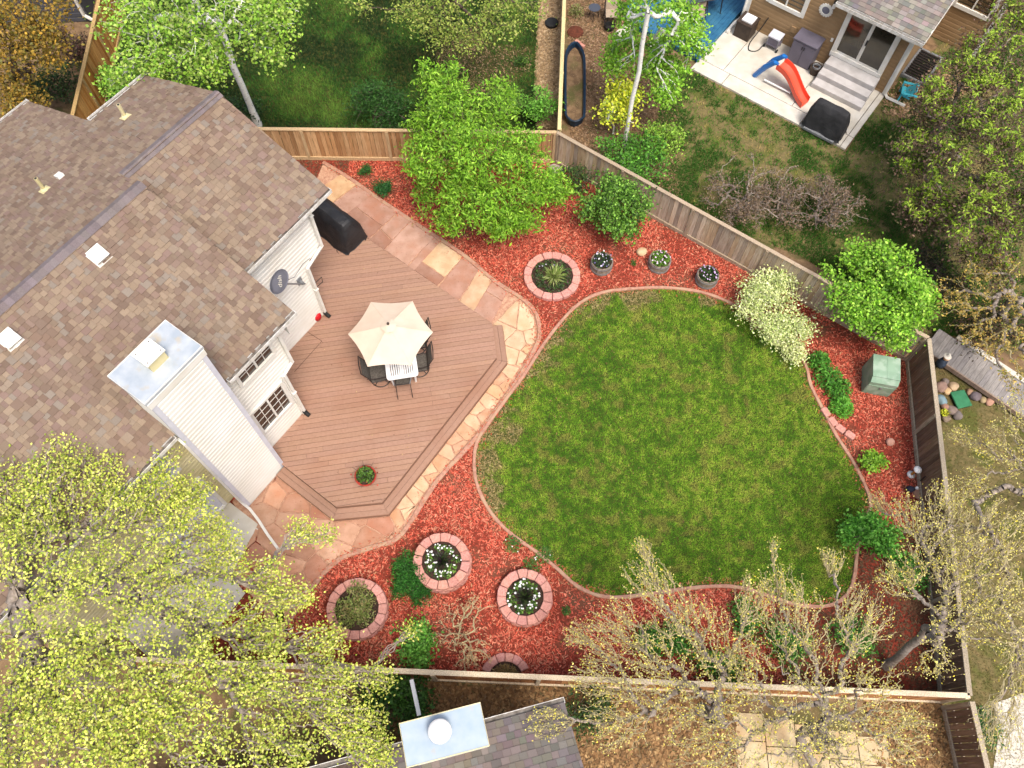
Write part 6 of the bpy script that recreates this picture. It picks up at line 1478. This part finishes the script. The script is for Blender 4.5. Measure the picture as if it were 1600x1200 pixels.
# bare twiggy bush in the mulch
def bare(name, label, base, fork, lobes, ntips, rtip, rmax, buds, bark, per, cat='tree', group=None, size=.05, jit=.22, power=.5, sig=.06, along=.8, segs=5, k=.8):
    return tree(name, label, cat, base, fork, lobes, ntips, rtip, rmax, (size, .55, buds), bark, None, group, per, sig, along, jit, segs, 4, .4, 'trunk' if cat == 'tree' else 'stem', k, power, crown='buds', inner=.05, bark2=M_barky if cat == 'tree' else None)
b = at(728, 995); bare('twiggy_bush', 'leafless tan twiggy bush between the brick rings and the bottom fence', (b.x, b.y, 0), (b.x, b.y, .12), lobes_of((b.x, b.y, .55), (.85, .85, .5), 8, .4, 3), 340, .0045, .018, ['#c9a878', '#b98f68', '#d8bc8c'], M_barky, 1, 'shrub', jit=.12, segs=3)
for i, (x, y, rr, lab, hh) in enumerate(((1150, 330, 1.35, 'leafless brown shrub behind the diagonal fence, nearest the white trunk', 1.5), (1275, 352, 1.2, 'leafless brown shrub behind the diagonal fence, nearest the rounded bush', 1.4), (1215, 330, 1.2, 'leafless brown shrub behind the diagonal fence, middle one of three', 1.2))):
    b = at(x, y); bare('twiggy_shrub', lab, (b.x, b.y, 0), (b.x, b.y, .2), lobes_of((b.x, b.y, hh*.55), (rr, rr, hh*.5), 9, .42, 5+i), 300, .006, .035, ['#8a7460', '#786452', '#9a8468', '#6a5846'], M_bark, 5, 'shrub', 'bare shrubs behind the diagonal fence', .06, .25, sig=.10)
# aspens (white trunks)
AL_ = ['#9ac93c', '#86b833', '#b2d955', '#74a62c']
b = at(403, 196); tp_ = Vector((b.x, b.y, 0))
top = at(352, 60, 4.2)
tree('aspen_tree', 'white trunked aspen rising behind the back fence left of the dark lawn', 'tree', V3(tp_), (b.x-.05, b.y+.05, 4.2),
     [(V3(at(x, y, z)), (rr, rr, rr*.7), w) for x, y, z, rr, w in ((300, 60, 5.6, 1.0, 1.4), (225, 95, 5.0, .75, 1), (200, 30, 5.6, .8, 1), (270, 5, 6.4, 1.1, 1.2), (380, 10, 6.6, 1.0, 1.0), (420, 75, 5.6, .5, .6), (255, 125, 4.6, .6, .7), (330, 95, 5.2, .6, .7), (190, 125, 4.2, .45, .5), (430, 20, 6.2, .6, .6))],
     400, .007, .13, (.085, .8, AL_+['#c2d868', '#a7b86a']), M_birch, None, per=19, sig=.20, power=.45)
b = at(975, 228)
tree('aspen_tree', 'slender white trunked aspen with lime and yellow leaves behind the diagonal fence', 'tree', (b.x, b.y, 0), (b.x, b.y, 5.2),
     [(V3(at(x, y, z)), (rr, rr, rr*.7), w) for x, y, z, rr, w in ((975, 65, 2.6, .55, 1), (1000, 40, 3.8, .6, .9), (1075, 50, 3.4, .6, 1.2), (1050, 110, 2.2, .55, 1.0), (1010, 100, 2.4, .5, .8), (1060, 30, 4.6, .7, 1.1), (985, 15, 4.6, .6, .7), (1040, 150, 1.7, .4, .6), (1090, 75, 3.0, .4, .6), (1020, -30, 6, .8, 1), (960, 95, 2.2, .4, .7), (1030, 75, 2.6, .5, .8))],
     300, .006, .07, (.085, .85, AL_+['#a8e048', '#8ed038']), M_birch, None, per=24, sig=.15, power=.45)
shrub('aspen_sucker', 'bright yellow leaved aspen sapling left of the slender white trunk', 965, 165, .72, 2.1, 130, (.09, .85, ['#e4e63a', '#cfdc3a', '#eeec54', '#bcd23a', '#a8c838']), per=14, sig=.16, seed=21, nl=7, bark=M_birch, cat='sapling')
shrub('leafy_shrub', 'wide mid green shrub behind the diagonal fence at the foot of the white trunk', 985, 248, 1.15, 1.2, 190, (.085, .6, ['#5c9a2c', '#4a8424', '#74b23c', '#3c6c20']), per=16, sig=.13, seed=22)
shrub('leafy_shrub', 'yellow green loose shrub right of the white trunk base', 1030, 212, .7, .9, 90, (.08, .6, ['#8cb83c', '#a3c84e', '#76a42f']), per=13, sig=.13, seed=23)
# shrubs in the yard behind the back fence
shrub('juniper_shrub', 'dark green feathery shrub spilling over the back fence', 592, 168, 1.0, 1.5, 240, (.10, .3, ['#2f5a20', '#3d6c28', '#264c1a', '#4c7c34']), per=18, sig=.13, seed=24, upb=.2)
shrub('leafy_shrub', 'mid green shrub right behind the bright green tree in the yard beyond', 785, 160, .62, 1.1, 90, (.085, .5, ['#6a9438', '#587f2c', '#7da648']), per=14, sig=.11, seed=25)
shrub('leafy_shrub', 'bright green shrub by the gravel strip at the dividing fence', 843, 165, .62, 1.2, 100, (.085, .5, ['#5c9a2c', '#74b23c', '#86c24a']), per=14, sig=.11, seed=26)
shrub('small_shrub', 'tiny dark green plant on bare earth beyond the back fence', 815, 95, .25, .3, 30, (.06, .5, DG+MG), per=12, sig=.06, seed=27, nl=4)
tree('leafy_tree', 'loose yellow green tree at the top edge behind the back fence', 'tree', V3(at(720, -10)), V3(at(715, 0, 1.6)),
     [(V3(at(x, y, z)), (rr, rr, rr*.6), w) for x, y, z, rr, w in ((690, 25, 3.0, .9, 1.2), (780, 25, 3.0, .8, 1), (640, 15, 3.2, .6, .7), (740, 55, 2.4, .6, .8), (830, 15, 3.0, .5, .5), (690, 60, 2.4, .5, .5), (560, 10, 4, .3, .2), (720, -40, 4, 1.2, 1))],
     240, .006, .09, (.085, .6, ['#9cb04a', '#b5c25a', '#87a03c', '#a8a860', '#75953a']), M_barkd, None, per=14, sig=.17)
# top left autumn toned tree and dark bushes
tree('bronze_tree', 'yellow bronze leaved tree in the top left corner', 'tree', V3(at(45, 130)), V3(at(40, 110, 2.0)),
     [(V3(at(x, y, z)), (rr, rr, rr*.7), w) for x, y, z, rr, w in ((30, 40, 4.2, 1.1, 1.4), (70, 70, 3.6, .8, 1), (20, 110, 3.0, .8, .9), (30, 155, 2.2, .7, .9), (60, 10, 4.6, 1, 1), (-30, 60, 4, 1.2, 1))],
     300, .007, .12, (.09, .7, ['#b08a30', '#9a8436', '#c49a38', '#84742e', '#76742e']), M_barkd, None, per=17, sig=.2)
shrub('dark_shrub', 'dark green bush below the bronze tree beside the orange fence', 90, 130, .85, 1.3, 120, (.08, .6, DG+['#4f5c28']), per=16, sig=.13, seed=31)
shrub('dark_shrub', 'dusky purple brown bush between the bronze tree and the grey house', 105, 70, .7, 1.0, 90, (.08, .6, ['#5c3f3a', '#4a3430', '#6d5040', '#4c4a2a']), per=14, sig=.13, seed=32)
shrub('leafy_shrub', 'fresh green shrub between the orange fence and the roof edge', 180, 130, .55, 1.3, 90, (.08, .7, ['#7fb83a', '#6aa230', '#93c84c']), per=15, sig=.13, seed=33)
shrub('dark_shrub', 'dark green shrub at the foot of the aspen behind the roof peak', 375, 172, .55, .9, 80, (.08, .5, DG), per=15, sig=.12, seed=34)
# purple brown tree, upper right
PB = ['#6f544a', '#5f463e', '#7c6250', '#5c5a34', '#6d6a3c']
tree('plum_tree', 'large purplish brown tree with lime leaf tufts at the right of the tan house', 'tree', V3(at(1500, 265)), V3(at(1500, 250, 1.2)),
     [(V3(at(x, y, z)), (rr, rr, rr*.6), w) for x, y, z, rr, w in ((1500, 150, 3.4, 1.3, 1.6), (1560, 90, 3.8, 1.1, 1.2), (1440, 240, 2.4, .9, 1), (1520, 260, 3.2, 1.3, 1.6), (1570, 200, 3.6, 1.2, 1.3), (1450, 330, 1.8, .8, .9), (1530, 350, 2.6, 1.2, 1.4), (1590, 320, 3, 1.1, 1.1), (1460, 170, 2.4, .6, .6), (1420, 205, 1.6, .5, .5), (1540, 420, 1.8, .9, .9), (1590, 20, 4, .9, .7))],
     620, .007, .14, (.085, .55, PB), M_bark, None, per=22, sig=.22, along=.7)
# its lime tufts are leaves of the same tree: a second foliage part
_pt = [o for o in COL.objects if o.name.startswith('plum_tree')][0]
_cr = [o for o in _pt.children if o.name.startswith('branches')][0]
_vv = np.zeros(len(_cr.data.vertices)*3, np.float32); _cr.data.vertices.foreach_get('co', _vv); _vv = _vv.reshape(-1, 3)+np.array(WL[_pt])
_vv = _vv[NR.choice(len(_vv), 1100)]; _vv[:, 2] += .16
_c = np.repeat(_vv, 12, 0)+NR.normal(0, .075, (1100*12, 3)); leafmesh(_c, .12, .34, pal(['#a8c83c', '#94b834', '#c0d850', '#7ea22e'], len(_c)), parent=_pt, upb=.7, name='leaf_tufts')
bare('thorn_tree', 'tangled grey twigged bare tree above the boardwalk', V3(at(1570, 500)), V3(at(1565, 490, .8)),
     [(V3(at(x, y, z)), (rr, rr, rr*.5), w) for x, y, z, rr, w in ((1560, 440, 2.2, 1.0, 1), (1510, 490, 1.9, .8, 1), (1590, 520, 2.2, .9, 1), (1540, 540, 1.8, .6, .6), (1480, 450, 1.6, .5, .5), (1600, 590, 2, .6, .6))],
     300, .007, .10, ['#c8a850', '#b09048', '#8e9a3c', '#d0b868'], M_bark, 5, sig=.06, size=.07)
shrub('dark_shrub', 'dark hedge mass under the plum tree behind the rounded bush', 1470, 425, 1.0, .9, 120, (.08, .5, ['#2c3a1c', '#37291f', '#26331a', '#43331f']), per=15, sig=.14, seed=35)
shrub('dark_shrub', 'dark brown hedge above the boardwalk', 1560, 505, 1.2, .8, 130, (.08, .5, ['#4a3f28', '#3d2f22', '#55582e', '#6b4a38']), per=14, sig=.15, seed=36)
# big pale tree, lower left
PL = ['#d6d862', '#c0cc4e', '#e4e284', '#a6ba3e', '#d0ce70', '#8ea438', '#7a9234']
b = at(150, 1060)
LB = [(V3(at(x, y, z)), (rr, rr, rr*.55), w) for x, y, z, rr, w in (
    (90, 760, 5.6, .9, 1.4), (190, 780, 5.2, .8, 1.2), (250, 720, 4.8, .35, .35), (90, 700, 5.6, .3, .3), (30, 830, 6, .9, 1.3), (280, 800, 4.8, .55, .8), (240, 880, 5.2, .8, 1.2), (120, 890, 6, .9, 1.3), (350, 870, 4.4, .55, .8), (60, 1000, 6, 1, 1.3), (190, 990, 6, .9, 1.3), (320, 960, 5, .9, 1.3), (420, 900, 4, .5, .7),
    (420, 980, 4.2, .7, 1.0), (470, 830, 3.4, .32, .35), (510, 840, 3.2, .25, .2), (140, 1100, 6.2, 1, 1.3), (280, 1070, 5.6, .9, 1.3), (400, 1060, 4.8, .8, 1.2), (500, 1010, 3.6, .5, .8), (510, 1090, 4, .7, 1.2), (560, 1140, 3.6, .55, 1), (440, 1160, 4.6, .8, 1.2), (300, 1170, 5.6, 1, 1.2), (20, 1150, 6, 1, 1.6), (80, 1080, 6, .9, 1.2), (300, 775, 4.4, .45, .6), (240, 770, 4.8, .5, .7), (330, 830, 4.2, .45, .6), (160, 740, 5.2, .5, .6), (20, 760, 5.8, .7, .9), (150, 1170, 5.8, .9, 1.4), (220, 1120, 5.8, .8, 1.0), (590, 1060, 3.2, .35, .5), (460, 930, 3.6, .4, .5), (590, 1180, 3.4, .4, .6), (640, 985, 2.6, .18, .15))]
tree('ash_tree', 'large pale yellow green tree with grey branches filling the lower left corner', 'tree', (b.x, b.y, 0), (b.x+.05, b.y+.1, 2.4), LB,
     1700, .0105, .19, (.054, .70, PL), M_bark, None, per=22, sig=.112, along=.28, jit=.26, segs=6, power=.43, k=1.0, upb=.7, inner=.05)
shrub('leafy_shrub', 'dark leafy shrub by the white vinyl fence under the pale tree', 622, 1105, .75, 1.1, 110, (.10, .6, ['#3f6a26', '#4f7c30', '#345a20']), per=14, sig=.13, seed=41)
# bare honey locusts, lower right
HB = ['#d8cc6e', '#ccc474', '#ead83e', '#c4be6c', '#dcd486', '#b4b650', '#dfd47c']
def loc(px, py, f, fz, lst, n, label, rm=.11, g='bare yellow budded trees', per=4):
    b = at(px, py); return bare('locust_tree', label, (b.x, b.y, 0), V3(at(f[0], f[1], fz)), [(V3(at(x, y, z)), (rr, rr, rr*.5), w) for x, y, z, rr, w in lst], int(n*2.7), .0046, rm, HB, M_bark, per, 'tree', g, .042, .34, .42, .05, .9, segs=6, k=1.0)
loc(1130, 1130, (1120, 1110), 1.6, ((1010, 900, 3.6, .55, .7), (1060, 960, 3.6, .8, 1.2), (960, 980, 3.2, .7, 1), (1130, 1010, 3.8, .9, 1.4), (930, 1050, 3, .6, .8), (1020, 1050, 3.6, .8, 1.2), (900, 990, 2.8, .35, .4), (960, 1120, 3.2, .8, 1), (1080, 1110, 3.8, .9, 1.2), (1000, 850, 3.4, .22, .2), (850, 1130, 3, .4, .4), (1180, 930, 3.6, .5, .6)), 620, 'bare yellow budded tree left of centre on the bottom fence', per=2)
loc(1290, 1235, (1250, 1150), 2.0, ((1240, 960, 3.8, .8, 1.2), (1180, 1060, 4, .9, 1.3), (1300, 1040, 4, .9, 1.3), (1220, 900, 3.6, .45, .5), (1350, 960, 3.8, .7, 1), (1280, 1130, 4.4, 1, 1.3), (1380, 1090, 4, .8, 1), (1160, 1150, 4, .8, 1), (1300, 870, 3.6, .3, .3), (1420, 1150, 4, .6, .9), (1330, 1170, 4.2, .9, 1.2), (1260, 1190, 4.2, .9, 1), (1100, 1180, 3.8, .8, .8), (1210, 850, 3.2, .15, .12)), 620, 'bare yellow budded tree with a forked grey trunk at the bottom edge', .13, per=2)
loc(1385, 1040, (1450, 985), 2.4, ((1460, 860, 4, .8, 1.2), (1530, 900, 4.2, .9, 1.3), (1420, 800, 3.6, .5, .6), (1560, 830, 4.2, .8, 1), (1500, 960, 4, .8, 1), (1400, 900, 3.6, .5, .7), (1580, 970, 4.4, .8, .9), (1480, 780, 3.6, .5, .6), (1370, 780, 3, .25, .25), (1460, 1030, 3.6, .5, .5)), 520, 'bare tree with a leaning grey trunk in the lower right corner of the yard', .12, per=2)
loc(1650, 800, (1620, 780), 2.0, ((1560, 700, 3.2, .7, 1), (1520, 760, 3.2, .5, .7), (1590, 650, 3.2, .6, .8), (1500, 680, 2.8, .35, .4), (1620, 740, 3.4, .8, 1), (1560, 1150, 3.4, .6, .6), (1600, 1060, 3.6, .7, .7), (1540, 900, 3.8, .9, 1.2), (1480, 840, 3.6, .6, .8)), 380, 'bare tree reaching in from the right edge over the brown yard', .10, per=2)
# green growth under the locusts
for i, (x, y, r, h_, lab) in enumerate(((1060, 1000, .5, .5, 'green clump under the bare trees nearest the ring planters'), (1180, 965, .55, .5, 'green clump under the bare trees touching the lawn kerb'), (1130, 1045, .5, .5, 'green clump under the bare trees at the middle of the bottom fence'), (1230, 1010, .6, .6, 'green clump under the bare trees left of the leaning trunk'), (1330, 985, .6, .6, 'green clump just left of the leaning grey trunk'), (1420, 900, .5, .5, 'green clump at the right fence below the mid green shrub'), (1010, 1000, .3, .3, 'small green clump at the left end of the bare trees'))):
    shrub('ground_shrub', lab, x, y, r, h_, 70, (.09, .4, ['#4a8a2a', '#5c9a38', '#3a7020', '#76a84a']), per=12, sig=.12, seed=50+i, nl=5, group='green clumps under the bare trees')
shrub('dark_shrub', 'dark shrub below the bottom fence right of the grey shingle roof', 920, 1110, .6, .7, 70, (.09, .4, DG+['#566a30']), per=12, sig=.13, seed=60)
shrub('dark_shrub', 'green shrub outside the lower right fence corner', 1535, 1130, .4, .6, 50, (.09, .35, ['#3c7030', '#4f8440', '#2f5a26']), per=14, sig=.1, seed=61)
